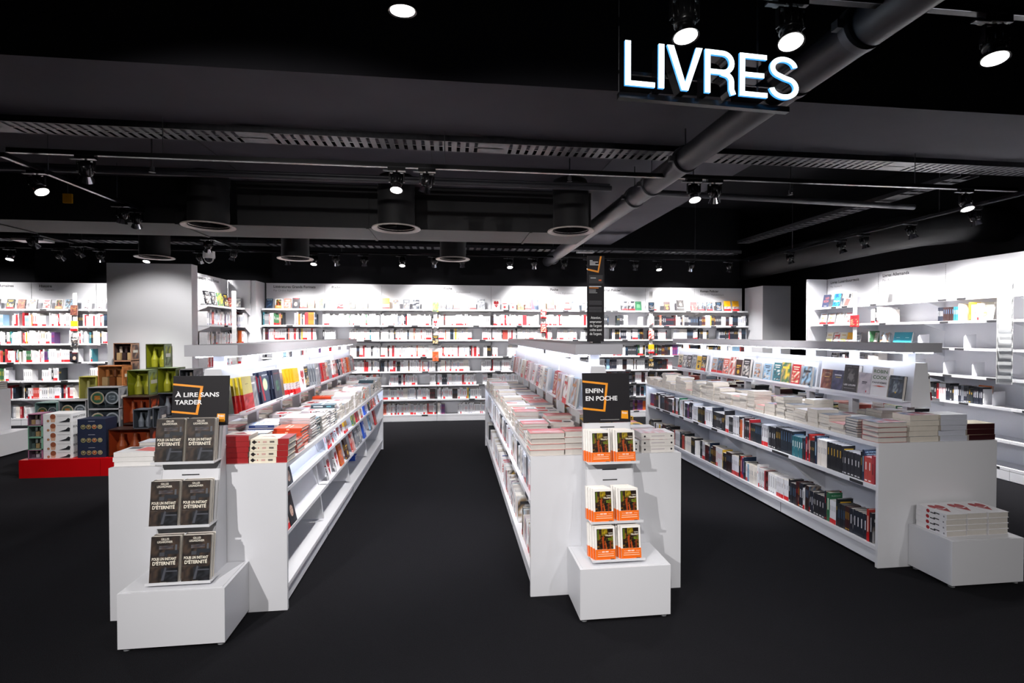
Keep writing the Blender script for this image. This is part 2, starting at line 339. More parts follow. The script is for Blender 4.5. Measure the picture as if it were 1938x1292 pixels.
# near-row stacks seen close
D['redspine'] = dict(bg='#e6e0d8', spine='#9c1c20', back='#9c1c20', name='red-spined hardback', art=[('r', 0, 0, .28, 1, '#9c1c20'), ('p', [(.4, .2), (.8, .5), (.6, .8), (.5, .6)], '#b04048')], sart=[('r', .35, .84, .65, .94, '#e0c8b8')])
D['creamspine'] = dict(bg='#e9e2d2', spine='#e4dcc8', back='#e4dcc8', name='cream red-ended hardback', art=[('r', 0, 0, 1, .26, '#a43036'), ('p', [(.3, .4), (.6, .55), (.4, .85), (.5, .6)], '#c89088')],
    sart=[('r', 0, 0, 1, .29, '#9c1c20'), ('p', [(.5, .97), (.25, .93), (.15, .9), (.4, .86), (.5, .82), (.6, .86), (.85, .9), (.75, .93)], '#20181a'), ('c', .5, .78, .1, '#b02020'), ('r', .35, .58, .65, .68, '#d0a8a0'), ('r', .35, .38, .65, .5, '#68605c')])
D['bluewhite'] = dict(bg='#e8e6ea', spine='#e6e6ea', back='#e6e6ea', name='white blue-spined paperback', art=[('m', .0, .5, 1, 1, ['#8ca8d0', '#e8e8ec', '#c8d0e0'], 8, 81)], sart=[('r', .12, .1, .9, .9, '#243c84'), ('r', .4, .3, .6, .7, '#b8c4e0')])
D['redorange'] = dict(bg='#d8583c', spine='#d8481c', back='#d8481c', name='thick orange-red book', art=[('r', .2, .6, .8, .66, '#f4d8c8'), ('r', .2, .45, .7, .5, '#f4d8c8')], sart=[('r', .3, .45, .7, .55, '#f0c8a8')])
D['tealspine'] = dict(bg='#40585f', spine='#243c48', back='#243c48', name='dark teal hardback', art=[('m', 0, 0, 1, 1, ['#465e66', '#6c8088', '#384c54'], 5, 83), ('r', .2, .5, .8, .6, '#dce4e6')], sart=[('r', .3, .5, .7, .9, '#c8d4d8'), ('r', .3, .15, .7, .35, '#5c98a8')])
D['maroon'] = dict(bg='#e2d6b8', spine='#321014', back='#321014', name='maroon-spined book', art=[], sart=[('r', .35, .35, .55, .65, '#a08c88'), ('r', .6, .4, .68, .6, '#907874')])
D['whitespine'] = dict(bg='#dfe2e6', spine='#b9bcc8', back='#b9bcc8', name='white book with grey spine', art=[], sart=[('r', .4, .25, .6, .75, '#888ca0')])
D['redline'] = dict(bg='#8a8f98', spine='#a0302c', back='#a83a34', name='red-edged paperback', art=[('m', 0, 0, 1, 1, ['#a83a34', '#3c5078', '#7c8490', '#b8b8bc', '#a83a34'], 6, 91)])
D['whitered'] = dict(bg='#dcdade', spine='#d8d4d0', back='#d8d4d0', name='white two-dot paperback', art=[('m', 0, .2, 1, 1, ['#dcdade', '#d0a0a8', '#c8d0d8', '#b89098'], 8, 92)], sart=[('c', .5, .09, .16, '#202024'), ('c', .5, .9, .16, '#202024'), ('r', .45, .3, .6, .7, '#b8b0b4')])
D['pinkred'] = dict(bg='#d88c88', spine='#ddd6cf', back='#ddd6cf', name='pink-red cover paperback', art=[('r', 0, 0, .45, 1, '#cf5a60'), ('m', .45, .1, .95, .9, ['#d8b8b4', '#d88c88', '#c8a8a8'], 4, 94)])
D['whitepink'] = dict(bg='#e6e4e2', spine='#e8e6e4', back='#e8e6e4', name='white coral-titled hardback', art=[('p', [(.1, .05), (.7, .05), (.9, .5), (.3, .6)], '#d8605c'), ('r', .6, .6, .9, .9, '#3c3c44')])

# ------------------------------------------------------------------ room shell
m = MB(); m.box(-9.5, -3.5, -.05, 7.2, 10.6, 0, 'carpet'); struct(m, 'floor')
m = MB(); m.box(-9.5, -3.5, 4.2, 7.2, 10.6, 4.3, 'black_paint'); struct(m, 'ceiling')
for nm, b in (('wall_back', (-9.5, 10.5, 0, 7.2, 10.6, 4.2)), ('wall_right', (7.1, -3.5, 0, 7.2, 10.5, 4.2)), ('wall_left', (-9.5, -3.5, 0, -9.4, 10.5, 4.2)), ('wall_front', (-9.4, -3.5, 0, 7.1, -3.4, 4.2))):
    m = MB(); m.box(*b, 'black_paint'); struct(m, nm)
m = MB(); m.box(-3.3, 9.76, 0, 5.9, 10.5, 4.2, 'black_paint'); struct(m, 'wall_recess')
# soffit of the dropped beam and of the lowered slab
m = MB(); m.box(-9.4, 3.38, 3.3, 7.1, 4.53, 4.2, 'soffit'); struct(m, 'trim_1')
m = MB(); m.box(-9.4, 4.53, 3.38, 3.1, 9.6, 4.2, 'soffit')
for x in (-6.5, -4.4, -2.3, -.2, 1.6): m.box(x, 4.54, 3.375, x+.012, 9.59, 3.379, 'slot')
struct(m, 'trim_2')
m = MB(); m.box(-7.6, 10.2, 0, -6.9, 10.5, 4.2, 'black_paint'); struct(m, 'trim_3')

# ------------------------------------------------------------------ ducts, pipes, trays
g = MB(); g.box(-9.3, 6.1, 2.87, 1.72, 6.85, 3.37, 'duct_black')
for x in (-7.4, -5.1, -3.1, -1.0, .95): g.box(x, 6.09, 2.86, x+.03, 6.86, 3.372, 'duct_black')
r_ = tag(g.build('air_duct', loc=(0, 0, 0)), 'long rectangular black air duct hung under the ceiling slab', 'duct')
def diffuser(x, y, label, back=True, bend=0.0):
    r = empty('ventilation_outlet', (x, y, 2.8), 0, label, 'vent', 'round ventilation outlets below the ceiling')
    g = MB()
    path = [(0, 0, .0), (0, 0, .1), (0, 0, .2), (0, 0, .3)]
    if back:
        for k in range(1, 7): a = k/6*PI/2; path.append((bend*(1-math.cos(a)), .05*(1-math.cos(a)), .30+.22*math.sin(a)))
    else: path += [(0, 0, .40), (0, 0, .575)]
    g.tube(path, [.2 + (.004 if k % 2 else 0) for k in range(len(path))], 28, 'duct_black', caps=False); g.build('duct_neck', r, smooth=True)
    g = MB(); n = 32; rr = [.195, .215, .262, .268, .262]; zz = [.02, .0, -.012, -.006, .004]
    for j in range(4):
        for q in range(n):
            a, b = 2*PI*q/n, 2*PI*(q+1)/n
            g.poly([(rr[j]*math.cos(a), rr[j]*math.sin(a), zz[j]), (rr[j]*math.cos(b), rr[j]*math.sin(b), zz[j]), (rr[j+1]*math.cos(b), rr[j+1]*math.sin(b), zz[j+1]), (rr[j+1]*math.cos(a), rr[j+1]*math.sin(a), zz[j+1])], 'flange')
    g.build('flange', r)
    g = MB(); g.tube([(0, 0, .05), (0, 0, .06)], .19, 24, 'duct_black')
    for q in range(8):
        a = q*PI/4; g.box(-.19, -.004, .03, .19, .004, .05, 'duct_black', T=Rz(a))
    g.build('core', r)
for x, y, l in ((-2.632, 5.848, 'leftmost of three in front'), (-.612, 5.722, 'middle of three in front'), (1.352, 5.637, 'rightmost in front, beside the pipe')):
    diffuser(x, y, 'large black elbow duct with pale round flange, ' + l)
for x, y, l in ((-4.522, 8.312, 'leftmost, above the tall blank panel'), (-2.417, 8.177, 'middle, above the poche headings'), (.018, 7.95, 'rightmost, left of the pipe')):
    diffuser(x, y, 'smaller rear duct outlet with pale round flange, ' + l, False)
# large longitudinal pipe
r = empty('ceiling_pipe', (1.9, 1.0, 3.05), 0, 'thick dark pipe running from above the camera to the back wall', 'pipe')
g = MB(); g.tube([(0.03, -.6, 0), (0, 4, 0), (-.03, 8.75, 0)], .098, 28, 'pipe_paint'); g.build('pipe_run', r, smooth=True)
for y in (1.12, 1.58, 2.9, 3.6, 4.05, 8.3):
    g = MB(); g.tube([(0, y, 0), (0, y+.01, 0), (0, y+.05, 0), (0, y+.06, 0)], [.1, .112, .112, .1], 28, 'grey_metal')
    g.box(-.14, y+.01, -.02, -.1, y+.05, .02, 'grey_metal'); g.box(.1, y+.01, -.02, .14, y+.05, .02, 'grey_metal')
    g.build('pipe_clamp', r, smooth=True)
    g = MB(); g.tube([(0, y+.03, .1), (0, y+.03, .24 if 2.38 <= y+.99 <= 3.5 else .32)], .006, 8, 'grey_metal'); g.build('hanger_rod', r)
def run(name, pts, rad, label, cat='pipe', m='pipe_paint', n=14):
    g = MB(); o = Vector(pts[0]); g.tube([Vector(p)-o for p in pts], rad, n, m); return tag(g.build(name, loc=o, smooth=True), label, cat)
run('sprinkler_pipe', [(-9, 5.3, 3.2), (1.72, 5.3, 3.2)], .03, 'thin dark pipe running left to right in front of the black duct')
run('sprinkler_pipe', [(-9, 5.42, 3.27), (1.74, 5.42, 3.27)], .016, 'thinnest dark pipe just behind the thin front pipe')
run('sprinkler_pipe', [(2.08, 5.38, 3.2), (5.7, 5.62, 3.2)], .034, 'dark pipe right of the thick pipe, towards the right wall')
run('round_duct', [(6.2, 10.4, 3.0), (6.2, 8, 3.02), (6.2, 6.5, 3.03), (6.25, 6.05, 3.03), (6.55, 5.7, 3.03), (6.8, 5.7, 3.03), (7.06, 5.7, 3.03)], .23, 'large round black duct curving into the right wall', 'duct', 'duct_black', 30)
run('round_duct', [(6.78, 4.9, 4.19), (6.78, 4.9, 3.5), (6.76, 4.9, 3.0), (6.76, 4.9, 2.7)], .17, 'ribbed black flexible duct beside the right wall', 'duct', 'duct_black', 24)
run('round_duct', [(-4.7, 3.5, 3.05), (-4.05, 3.9, 3.0), (-3.95, 4.6, 3.0), (-4.4, 5.0, 3.02)], .15, 'black curved duct at the far left under the ceiling', 'duct', 'duct_black', 24)
def tray(name, a, b, wd, label, z0, dens=.075):
    """perforated tray from a to b (xy) at height z0"""
    a, b = Vector((a[0], a[1], z0)), Vector((b[0], b[1], z0)); L = (b-a).length; ang = math.atan2(b.y-a.y, b.x-a.x)
    r = empty(name, a, ang, label, 'cable tray')
    g = MB()
    for s in (0, 1): g.box(0, s*wd-.004, 0, L, s*wd+.004, .05, 'tray_metal')
    g.build('side_rail', r)
    g = MB(); n = int(L/dens)
    for k in range(n):
        x = k*dens
        if k % 26 > 22: g.box(x, 0, 0, x+dens, wd, .002, 'tray_metal'); continue
        g.box(x, 0, 0, x+dens*.6, wd*.46, .002, 'tray_metal'); g.box(x, wd*.54, 0, x+dens*.6, wd, .002, 'tray_metal')
    g.box(0, wd*.46, .0, L, wd*.54, .002, 'tray_metal')
    g.build('perforated_floor', r)
tray('cable_tray', (-9.3, 4.25), (7.0, 4.27), .23, 'long perforated cable tray along the edge of the ceiling beam', 3.235)
tray('cable_tray', (-9.3, 8.53), (5.2, 8.53), .24, 'cable tray in front of the back wall under the ceiling', 3.08, .12)
tray('cable_tray', (5.1, 8.5), (5.2, 4.6), .22, 'cable tray turning along the right wall', 3.25, .12)

# ------------------------------------------------------------------ lamp tracks and spot lamps
def track(a, b, z, label):
    a, b = Vector((a[0], a[1], z)), Vector((b[0], b[1], z)); L = (b-a).length; ang = math.atan2(b.y-a.y, b.x-a.x)
    r = empty('lighting_track', a, ang, label, 'lighting track')
    g = MB(); g.box(0, -.018, 0, L, .018, .035, 'lamp_black'); g.build('rail', r)
    g = MB(); g.box(0, -.021, -.003, L, -.018, .006, 'chrome'); g.build('rail_edge', r)
    n = max(2, int(L/1.9)); top = 3.295 if abs(z-3) < .2 else 4.19
    for k in range(n):
        x = (k+.5)*L/n; yy = a.y + (b-a).y*(k+.5)/n; xx = a.x + (b-a).x*(k+.5)/n
        tp = 3.3 if 3.38 < yy < 4.53 else (3.38 if (4.53 < yy < 9.6 and xx < 3.1) else 4.2)
        if 6.1 < yy < 6.85: continue
        g = MB(); g.tube([(x, 0, .035), (x, 0, tp-z-.002)], .004, 6, 'grey_metal'); g.build('hanger_wire', r)
TRK = 2.98
track((.6, 1.98), (6.8, 1.95), 3.03, 'black lamp track nearest the camera, above the illuminated letters')
track((-3.3, 4.2), (5.35, 4.2), TRK, 'black lamp track crossing the room below the beam')
track((-3.42, 4.3), (-3.42, 6.08), TRK, 'short black lamp track at upper left running away from the camera')
track((-5.65, 6.9), (-5.65, 9.0), TRK, 'black lamp track at far left running toward the history shelves')
track((-3.42, 7.2), (-3.42, 9.0), TRK, 'short black lamp track above the tall blank panel')
track((-9.2, 8.8), (5.5, 8.8), TRK, 'long black lamp track in front of the back bookcases')
track((5.55, 8.9), (5.55, 3.9), TRK, 'black lamp track along the right wall bookcases')
track((-3.4, 1.98), (.6, 1.98), 3.06, 'black lamp track at the top of the photo above the left aisle')
track((-4.5, -.6), (5.5, -.6), TRK, 'black lamp track behind the camera')
HM = {}
def lamp(x, y, aim, power, label, z=TRK, group='track spotlights', cone=70, blend=.6, temp='#fffbf8'):
    """can spotlight on a track; aim = world point"""
    r = empty('track_spotlight', (x, y, z), 0, label, 'spotlight', group)
    hz = z - .115; d = (Vector(aim) - Vector((x, y, hz))).normalized()
    q = d.to_track_quat('-Z', 'Y'); ql = q.to_matrix().to_4x4(); pv = Vector((0, 0, -.115))
    if not HM:
        g = MB(); g.box(-.07, -.02, -.028, .07, .02, 0, 'lamp_black'); g.box(-.11, -.012, -.03, -.03, .012, -.022, 'grey_metal'); g.tube([(0, 0, -.03), (0, 0, -.038)], .009, 10, 'chrome'); HM['a'] = g.mesh('adapter')
        g = MB()
        for s in (-1, 1): g.box(s*.058-.003, -.012, -.12, s*.058+.003, .012, -.04, 'lamp_black')
        g.box(-.061, -.012, -.044, .061, .012, -.038, 'lamp_black'); HM['y'] = g.mesh('yoke')
        g = MB(); g.tube([(0, 0, .065), (0, 0, .06), (0, 0, -.02), (0, 0, -.03)], [.03, .045, .046, .04], 24, 'lamp_black')
        for k in range(12): g.box(.044, -.002, -.01, .05, .002, .06, 'lamp_black', T=Rz(k*PI/6))
        HM['h'] = g.mesh('housing', True)
        g = MB(); g.tube([(0, 0, -.076), (0, 0, -.079)], .0465, 24, 'lens'); HM['l'] = g.mesh('lens')
        g = MB(); n = 24
        for q_ in range(n):
            a, b = 2*PI*q_/n, 2*PI*(q_+1)/n
            g.poly([(.032*math.cos(a), .032*math.sin(a), -.03), (.032*math.cos(b), .032*math.sin(b), -.03), (.054*math.cos(b), .054*math.sin(b), -.082), (.054*math.cos(a), .054*math.sin(a), -.082)], 'chrome')
            g.poly([(.054*math.cos(a), .054*math.sin(a), -.082), (.054*math.cos(b), .054*math.sin(b), -.082), (.047*math.cos(b), .047*math.sin(b), -.079), (.047*math.cos(a), .047*math.sin(a), -.079)], 'lamp_black')
        HM['r'] = g.mesh('reflector_rim')
    for nm, k in (('track_adapter', 'a'), ('yoke', 'y')):
        o = bpy.data.objects.new(nm, HM[k]); C.objects.link(o); o.parent = r
    hs = bpy.data.objects.new('housing', HM['h']); C.objects.link(hs); hs.parent = r; hs.matrix_local = Tr(pv) @ ql
    for nm, k in (('lens', 'l'), ('reflector_rim', 'r')):
        o = bpy.data.objects.new(nm, HM[k]); C.objects.link(o); o.parent = hs
    if power:
        ld = bpy.data.lights.new('spot_beam', 'SPOT'); ld.energy = power; ld.spot_size = math.radians(cone); ld.spot_blend = blend
        ld.shadow_soft_size = .035; ld.color = lin(temp)[:3]
        lo = bpy.data.objects.new('spot_beam', ld); C.objects.link(lo); lo.parent = hs; lo.location = (0, 0, -.1)
    else:
        hs.children
        for ch in hs.children:
            if ch.name.startswith('lens'): ch.data = HM.setdefault('off', (lambda g: (g.tube([(0, 0, -.076), (0, 0, -.079)], .0465, 24, 'dark_glass'), g.mesh('lens'))[1])(MB()))
    return r
def ordn(n): return '%d%s' % (n, 'th' if 10 <= n % 100 <= 20 else {1: 'st', 2: 'nd', 3: 'rd'}.get(n % 10, 'th'))
xs = [-9.0, -8.2, -7.5, -6.89, -6.2, -5.6, -4.9, -4.1, -2.731, -2.3, -1.944, -1.476, -.842, -.296, .182, 1.016, 1.45, 1.995, 2.45, 2.891, 3.314, 3.75, 4.376, 5.119]
for i, x in enumerate(xs):
    yb = 9.7 if x > -3.4 else 10.0
    dn = i % 3 == 0
    lamp(x, 8.8, (x, 7.9, .4) if dn else (x+.1*(-1)**i, yb-.08, 1.85 if i % 3 == 1 else .25), P_SHELF*(.5 if dn else (1.2 if i % 3 == 1 else 1.9)), 'black track spotlight facing the back bookcases, %s from the left in its row' % ordn(i+1), cone=94 if i % 3 == 1 else 105, blend=1)
for i, y in enumerate((7.7, 6.6, 6.2, 5.5, 4.75, 4.1)):  # nearest lamp is unseen, added only to brighten the white leaflet holder
    lamp(5.55, y, (6.1, 4.85, 1.6) if i == 5 else (6.3, y-.1, 1.0 if i % 2 else .35), P_SHELF*(1.4 if i == 5 else 1.5), 'black track spotlight facing the right wall shelves, %s from the far end' % ordn(i+1), cone=110, blend=1)
for x, y, aim, p, lb in [
    (-2.765, 4.2, (-4.05, 6.2, .5), P_AISLE*1.1, 'black down-facing spotlight on the crossing track, far left'),
    (-.445, 4.2, (-.5, 3.3, 0), P_AISLE*.6, 'lit black spotlight above the central aisle, left one of a pair'),
    (-.201, 4.2, (-1.0, 5.0, .1), P_AISLE*1.8, 'black spotlight turned away, right beside the one above the aisle'),
    (2.109, 4.2, (2.1, 3.2, 0), P_AISLE*.55, 'lit black spotlight right of the thick pipe'),
    (2.303, 4.2, (3.0, 5.6, .3), P_AISLE*1.5, 'black spotlight turned away toward the right island'),
    (4.803, 4.2, (4.6, 3.2, 0), P_AISLE*.5, 'lit black spotlight near the right end of the crossing track'),
    (-3.42, 4.63, (-2.1, 4.3, .9), P_AISLE*.5, 'lit black spotlight at upper left tilted toward the left island'),
    (-3.42, 5.72, (-4.1, 6.3, .6), P_AISLE*.9, 'lit black spotlight above the gift box pile'),
    (-3.42, 5.95, (-4.0, 7.2, 1.0), P_AISLE*.6, 'black spotlight at the far end of the short left track'),
    (-5.65, 7.56, (-5.7, 9.7, .8), P_AISLE*.5, 'black spotlight nearest on the far left track'),
    (-5.65, 8.4, (-5.0, 9.6, .9), P_AISLE*.3, 'lit black spotlight in the middle of the far left track'),
    (-3.42, 7.58, (-3.9, 8.4, 1.6), P_SHELF*.6, 'lit black spotlight above the domed camera'),
    (-3.42, 8.41, (-3.86, 8.6, 1.6), P_SHELF*.6, 'black spotlight to the right of the domed camera'),
    (-.189, 1.98, (-.1, 2.3, 0), P_AISLE*.5, 'lit black spotlight at the top edge of the photo'),
    (.95, 1.98, (.98, 1.6, .0), P_AISLE*.35, 'lit black spotlight hanging behind the illuminated letters'),
    (1.42, 1.98, (.95, 1.2, 0), P_AISLE*.3, 'lit black spotlight above the last illuminated letter'),
    (2.40, 1.98, (1.9, 1.5, 0), P_AISLE*.3, 'lit black spotlight at the upper right corner'),
    (-2.3, -.6, (-1.35, 3.0, .7), P_AISLE*3.2, 'track spotlight behind the camera aimed at the left display stand'),
    (-.3, -.6, (.6, 3.0, .7), P_AISLE*1.5, 'track spotlight behind the camera aimed at the centre display stand'),
    (1.9, -.6, (1.9, 2.2, .3), P_AISLE*.7, 'track spotlight behind the camera aimed between the islands'),
    (3.9, -.6, (3.4, 3.0, .5), P_AISLE*.6, 'track spotlight behind the camera aimed at the right island')]:
    lamp(x, y, aim, p, lb, z=TRK if y != 1.98 else (3.06 if x < 0 else 3.03), cone=46 if x == -2.765 else (100 if x == -.201 else 80))

# hanging illuminated letters
r = empty('illuminated_sign', (.777, 2.2, 2.745), math.radians(3.3), 'glowing white capital letters LIVRES hanging from the ceiling', 'sign')
def stroke(path, w_):
    n = len(path); L_, R_ = [], []
    for j, p in enumerate(path):
        a_ = path[max(j-1, 0)]; b_ = path[min(j+1, n-1)]; dx, dy = b_[0]-a_[0], b_[1]-a_[1]; q = math.hypot(dx, dy)
        L_.append((p[0]-dy/q*w_/2, p[1]+dx/q*w_/2)); R_.append((p[0]+dy/q*w_/2, p[1]-dx/q*w_/2))
    return [(L_[j], R_[j], R_[j+1], L_[j+1]) for j in range(n-1)]
def arc(cx, cy, rx, ry, a0, a1, n=12): return [(cx+rx*math.cos(math.radians(a0+(a1-a0)*k/n)), cy+ry*math.sin(math.radians(a0+(a1-a0)*k/n))) for k in range(n+1)]
def rc(x0, y0, x1, y1): return [((x0, y0), (x1, y0), (x1, y1), (x0, y1))]
SW = .118
groups_ = [rc(0, 0, SW, 1) + [((SW, 0), (.63, 0), (.63, .11), (SW, .11))], rc(.71, 0, .71+SW, 1),
    [((.89, 1), (1.21, 0), (1.35, 0), (1.29, .16), (1.035, 1))], [((1.35, 0), (1.66, 1), (1.52, 1), (1.285, .17))],
    rc(1.72, 0, 1.72+SW, 1), stroke([(1.838, .944), (2.12, .94)] + arc(2.12, .72, .20, .22, 90, -90)[1:] + [(1.838, .5)], .112),
    stroke([(2.08, .48)] + arc(2.12, .30, .19, .17, 70, 0)[1:] + [(2.315, .12), (2.36, 0)], .118),
    rc(2.50, 0, 2.50+SW, 1), rc(2.618, .89, 3.12, 1), rc(2.618, .455, 3.06, .565), rc(2.618, 0, 3.14, .11),
    stroke(arc(3.52, .745, .265, .205, 8, 90) + arc(3.52, .745, .265, .205, 90, 235)[1:] + [(3.54, .51)] + arc(3.53, .285, .285, .225, 55, -90)[0:] + arc(3.53, .285, .29, .225, -90, -172)[1:], .115)]
def letters_prism(g, width, height):
    pts = []; fs = []; eds = []; sx, sy = width/3.82, height
    k = g.mi('sign_face')
    for grp in groups_:
        loc_ = {}; gf = []
        for poly in grp:
            f = []
            for p in poly:
                key = (round(p[0], 5), round(p[1], 5))
                if key not in loc_: loc_[key] = len(pts); pts.append((p[0]*sx, p[1]*sy))
                f.append(loc_[key])
            gf.append(tuple(f))
        cnt = {e for f in gf for e in zip(f, f[1:]+f[:1])}
        eds += [e for e in cnt if (e[1], e[0]) not in cnt]; fs += gf
    g.v += [(x, 0, y) for x, y in pts]
    for f in fs: g.f.append(f); g.c.append([(1, 1, 1, 1)]*len(f)); g.m.append(k)
    return pts, eds, fs
g = MB(); pts, eds, fs = letters_prism(g, .872, .200); g.build('letter_faces', r)
g = MB()
for a, b in eds:
    (x0, z0), (x1, z1) = pts[a], pts[b]
    g.poly([(x0, 0, z0), (x1, 0, z1), (x1, .012, z1), (x0, .012, z0)], 'sign_side')
g.build('glowing_edges', r)
g = MB()
for a, b in eds:
    (x0, z0), (x1, z1) = pts[a], pts[b]
    g.poly([(x0, .012, z0), (x1, .012, z1), (x1, .07, z1), (x0, .07, z0)], 'lamp_black')
i = len(g.v); g.v += [(x, .07, z) for x, z in pts]; k = g.mi('lamp_black')
for f in fs: g.f.append(tuple(i+j for j in f)[::-1]); g.c.append([(1, 1, 1, 1)]*len(f)); g.m.append(k)
g.build('letter_casings', r)
g = MB(); g.box(-.005, .055, -.03, .88, .085, -.004, 'lamp_black'); g.build('support_rail', r)
g = MB(); g.box(0, .075, .09, .87, .085, .105, 'lamp_black'); g.build('rear_bar', r)
for x in (.002, .72):
    g = MB(); g.tube([(x, .08, -.02), (x, .08, 1.45)], .0022 if x < .1 else .005, 6, 'grey_metal'); g.build('suspension_cable', r)

# domed camera, yellow tag, junction boxes
r = empty('security_camera', (-3.6, 8.0, 2.80), 0, 'white domed security camera hanging above the tall blank panel', 'camera')
g = MB(); g.tube([(0, 0, .06), (0, 0, .055), (0, 0, -.03), (0, 0, -.05)], [.04, .078, .082, .075], 24, 'white_plastic'); g.build('housing', r, smooth=True)
g = MB(); g.tube([(0, 0, -.05), (0, 0, -.085), (0, 0, -.11), (0, 0, -.122)], [.068, .058, .035, .01], 20, 'dark_glass'); g.build('dome', r, smooth=True)
g = MB(); g.tube([(0, 0, .06), (0, 0, .58)], .012, 10, 'white_plastic'); g.build('drop_pole', r)
g = MB(); g.box(-.15, -.06, 0, .15, .06, .04, 'white_plastic'); tag(g.build('junction_box', loc=(2.35, 8.7, 3.06)), 'small flat white box beside the far end of the thick pipe', 'junction box')
g = MB(); g.box(-.2, -.1, 0, .2, .1, .03, 'white_plastic'); g.tube([(0, 0, .03), (0, 0, .46)], .01, 8, 'grey_metal'); tag(g.build('ceiling_sensor', loc=(-5.75, 7.7, 2.9)), 'flat pale access point hanging above the history shelves', 'ceiling device')
g = MB(); g.box(-.045, -.01, 0, .045, .01, .1, 'yellow_plastic'); g.tube([(0, 0, .1), (0, 0, .34)], .004, 6, 'grey_metal'); tag(g.build('hanging_tag', loc=(-4.1, 5.95, 3.03)), 'small yellow square tag hanging in front of the black duct', 'tag')
for (px, py, Y, z1, lb) in ((288, 322, 4.9, 3.38, 'small sprinkler head hanging at the upper left'), (1078, 340, 4.95, 3.38, 'small sprinkler head hanging above the right front outlet'), (1496, 365, 5.0, 4.2, 'sprinkler elbow fitting right of the thick pipe')):
    p = at(px, py, Y=Y); g = MB(); g.tube([(0, 0, z1-p.z), (0, 0, .02)], .008, 8, 'grey_metal'); g.tube([(0, 0, .03), (0, 0, .0), (0, 0, -.01), (0, 0, -.02)], [.02, .02, .008, .028], 12, 'grey_metal')
    tag(g.build('fire_sprinkler', loc=p), lb, 'sprinkler')

# ------------------------------------------------------------------ candidates for shelved and stacked books
SH = []; ST = []   # dicts
def spine_row(origin, ang, length, z, style, region, hmax=.24, depth=None, gap=0.0, indiv=False, hfix=None):
    """books standing spine out. origin = front-left corner at shelf height as seen by viewer; local x to the right, viewer on -y"""
    M0 = Tr(origin[0], origin[1], z) @ Rz(ang); x = 0; n = 0
    rr = random.Random('%.3f %.3f %.3f' % (origin[0], origin[1], z))
    while True:
        run_n = rr.choice([1, 1, 1, 1, 2, 3]) if style not in ('rightisl', 'policier') else rr.choice([1, 1, 2, 3, 5])
        kd = {'white': rr.choices(['white', 'mixed', 'dark', 'red'], [89, 5, 3, 3])[0], 'mix': rr.choices(['white', 'mixed', 'dark', 'red'], [64, 22, 7, 7])[0],
              'policier': rr.choices(['dark', 'white', 'mixed', 'red'], [56, 24, 14, 6])[0], 'rightisl': rr.choices(['dark', 'white', 'mixed', 'red'], [60, 24, 12, 4])[0],
              'cool': rr.choices(['white', 'pastel', 'mixed', 'dark'], [70, 22, 4, 4])[0], 'hist': rr.choices(['white', 'mixed', 'dark', 'red'], [72, 15, 7, 6])[0]}[style]
        key = '%s%d' % (kd, rr.randrange(16)); t = rr.choice([.014, .018, .022, .026, .032]); wd = rr.choice([.11, .13]) if style in ('white', 'policier', 'rightisl') else rr.choice([.13, .15])
        h = hfix or rr.choice([.178, .182, .2, .21]) if style in ('white', 'policier', 'rightisl', 'cool') else rr.choice([.19, .205, .22, .235])
        h = min(h, hmax)
        if style == 'rightisl' and rr.random() < .10:
            h = .228; run_n = 1; key = rr.choice(['tallgreen', 'tallblue', 'tallred', 'dark3', 'dark5', 'dark9']); kd = 'dark'
        if rr.random() < gap: x += rr.uniform(.05, .3)
        for _ in range(run_n):
            if x + t > length: return
            wj = wd; yo = rr.uniform(0, .006)
            SH.append(dict(M=M0 @ Tr(x+t/2, yo, 0), key=key, t=t-.0006, w=wj, h=h + (rr.uniform(-.002, .002) if run_n == 1 else 0), region=region, n=n, indiv=indiv, kd=kd))
            x += t; n += 1

# ------------------------------------------------------------------ wall bookcases
ZS = [.126, .412, .678, .929, 1.2, 1.514, 1.779, 2.076]
def bookcase(loc, ang, width, zs, label, header=None, sub=None, depth=.25, H=2.555, group=None, hx=.13, slots=True, bracket=True, topd=.22):
    """local: back panel face at y=0, viewer at -y, x to the right"""
    r = empty('bookcase', loc, ang, label, 'bookcase', group)
    g = MB(); g.box(.001, 0, 0, width-.001, .03, H, 'laminate'); g.build('back_panel', r)
    if slots:
        g = MB(); k = 2.1
        while k < H-.02: g.box(.002, -.0015, k, .007, .0, k+.012, 'slot'); k += .026
        g.build('slotted_upright', r)
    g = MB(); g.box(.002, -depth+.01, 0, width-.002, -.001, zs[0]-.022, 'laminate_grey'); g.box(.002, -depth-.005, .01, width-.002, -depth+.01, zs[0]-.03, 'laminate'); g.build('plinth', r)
    for i, z in enumerate(zs):
        d = topd if i == len(zs)-1 else depth
        g = MB(); g.box(.002, -d, z-.02, width-.002, -.001, z, 'laminate'); g.box(.002, -d-.004, z-.024, width-.002, -d, z+.006, 'laminate')
        rr = random.Random(label+str(i))
        for _ in range(rr.choice([0, 1, 1, 2])):
            x = rr.uniform(.05, width-.2); g.box(x, -d-.007, z-.02, x+.11, -d-.004, z+.002, 'slot')
        g.build('shelf', r)
        if bracket and i:
            for x in (.003, width-.006):
                g = MB(); g.prism([(-.001, z-.02), (-d+.01, z-.021), (-d+.03, z-.04), (-.001, z-.12)], x, x+.003, 'x'); g.build('shelf_bracket', r)
    if header:
        g = MB(); add_text(g, header, lambda x, y: (hx+x, -.001, H-.085+y), .064, 'print', '#1c1c20', 'l', bold=.02)
        if sub: add_text(g, sub, lambda x, y: (hx+x, -.001, H-.15+y), .052, 'print', '#8c8c92', 'l')
        g.build('heading_lettering', r)
    return r
X0, MW, YB = -3.371, 1.0305, 9.66
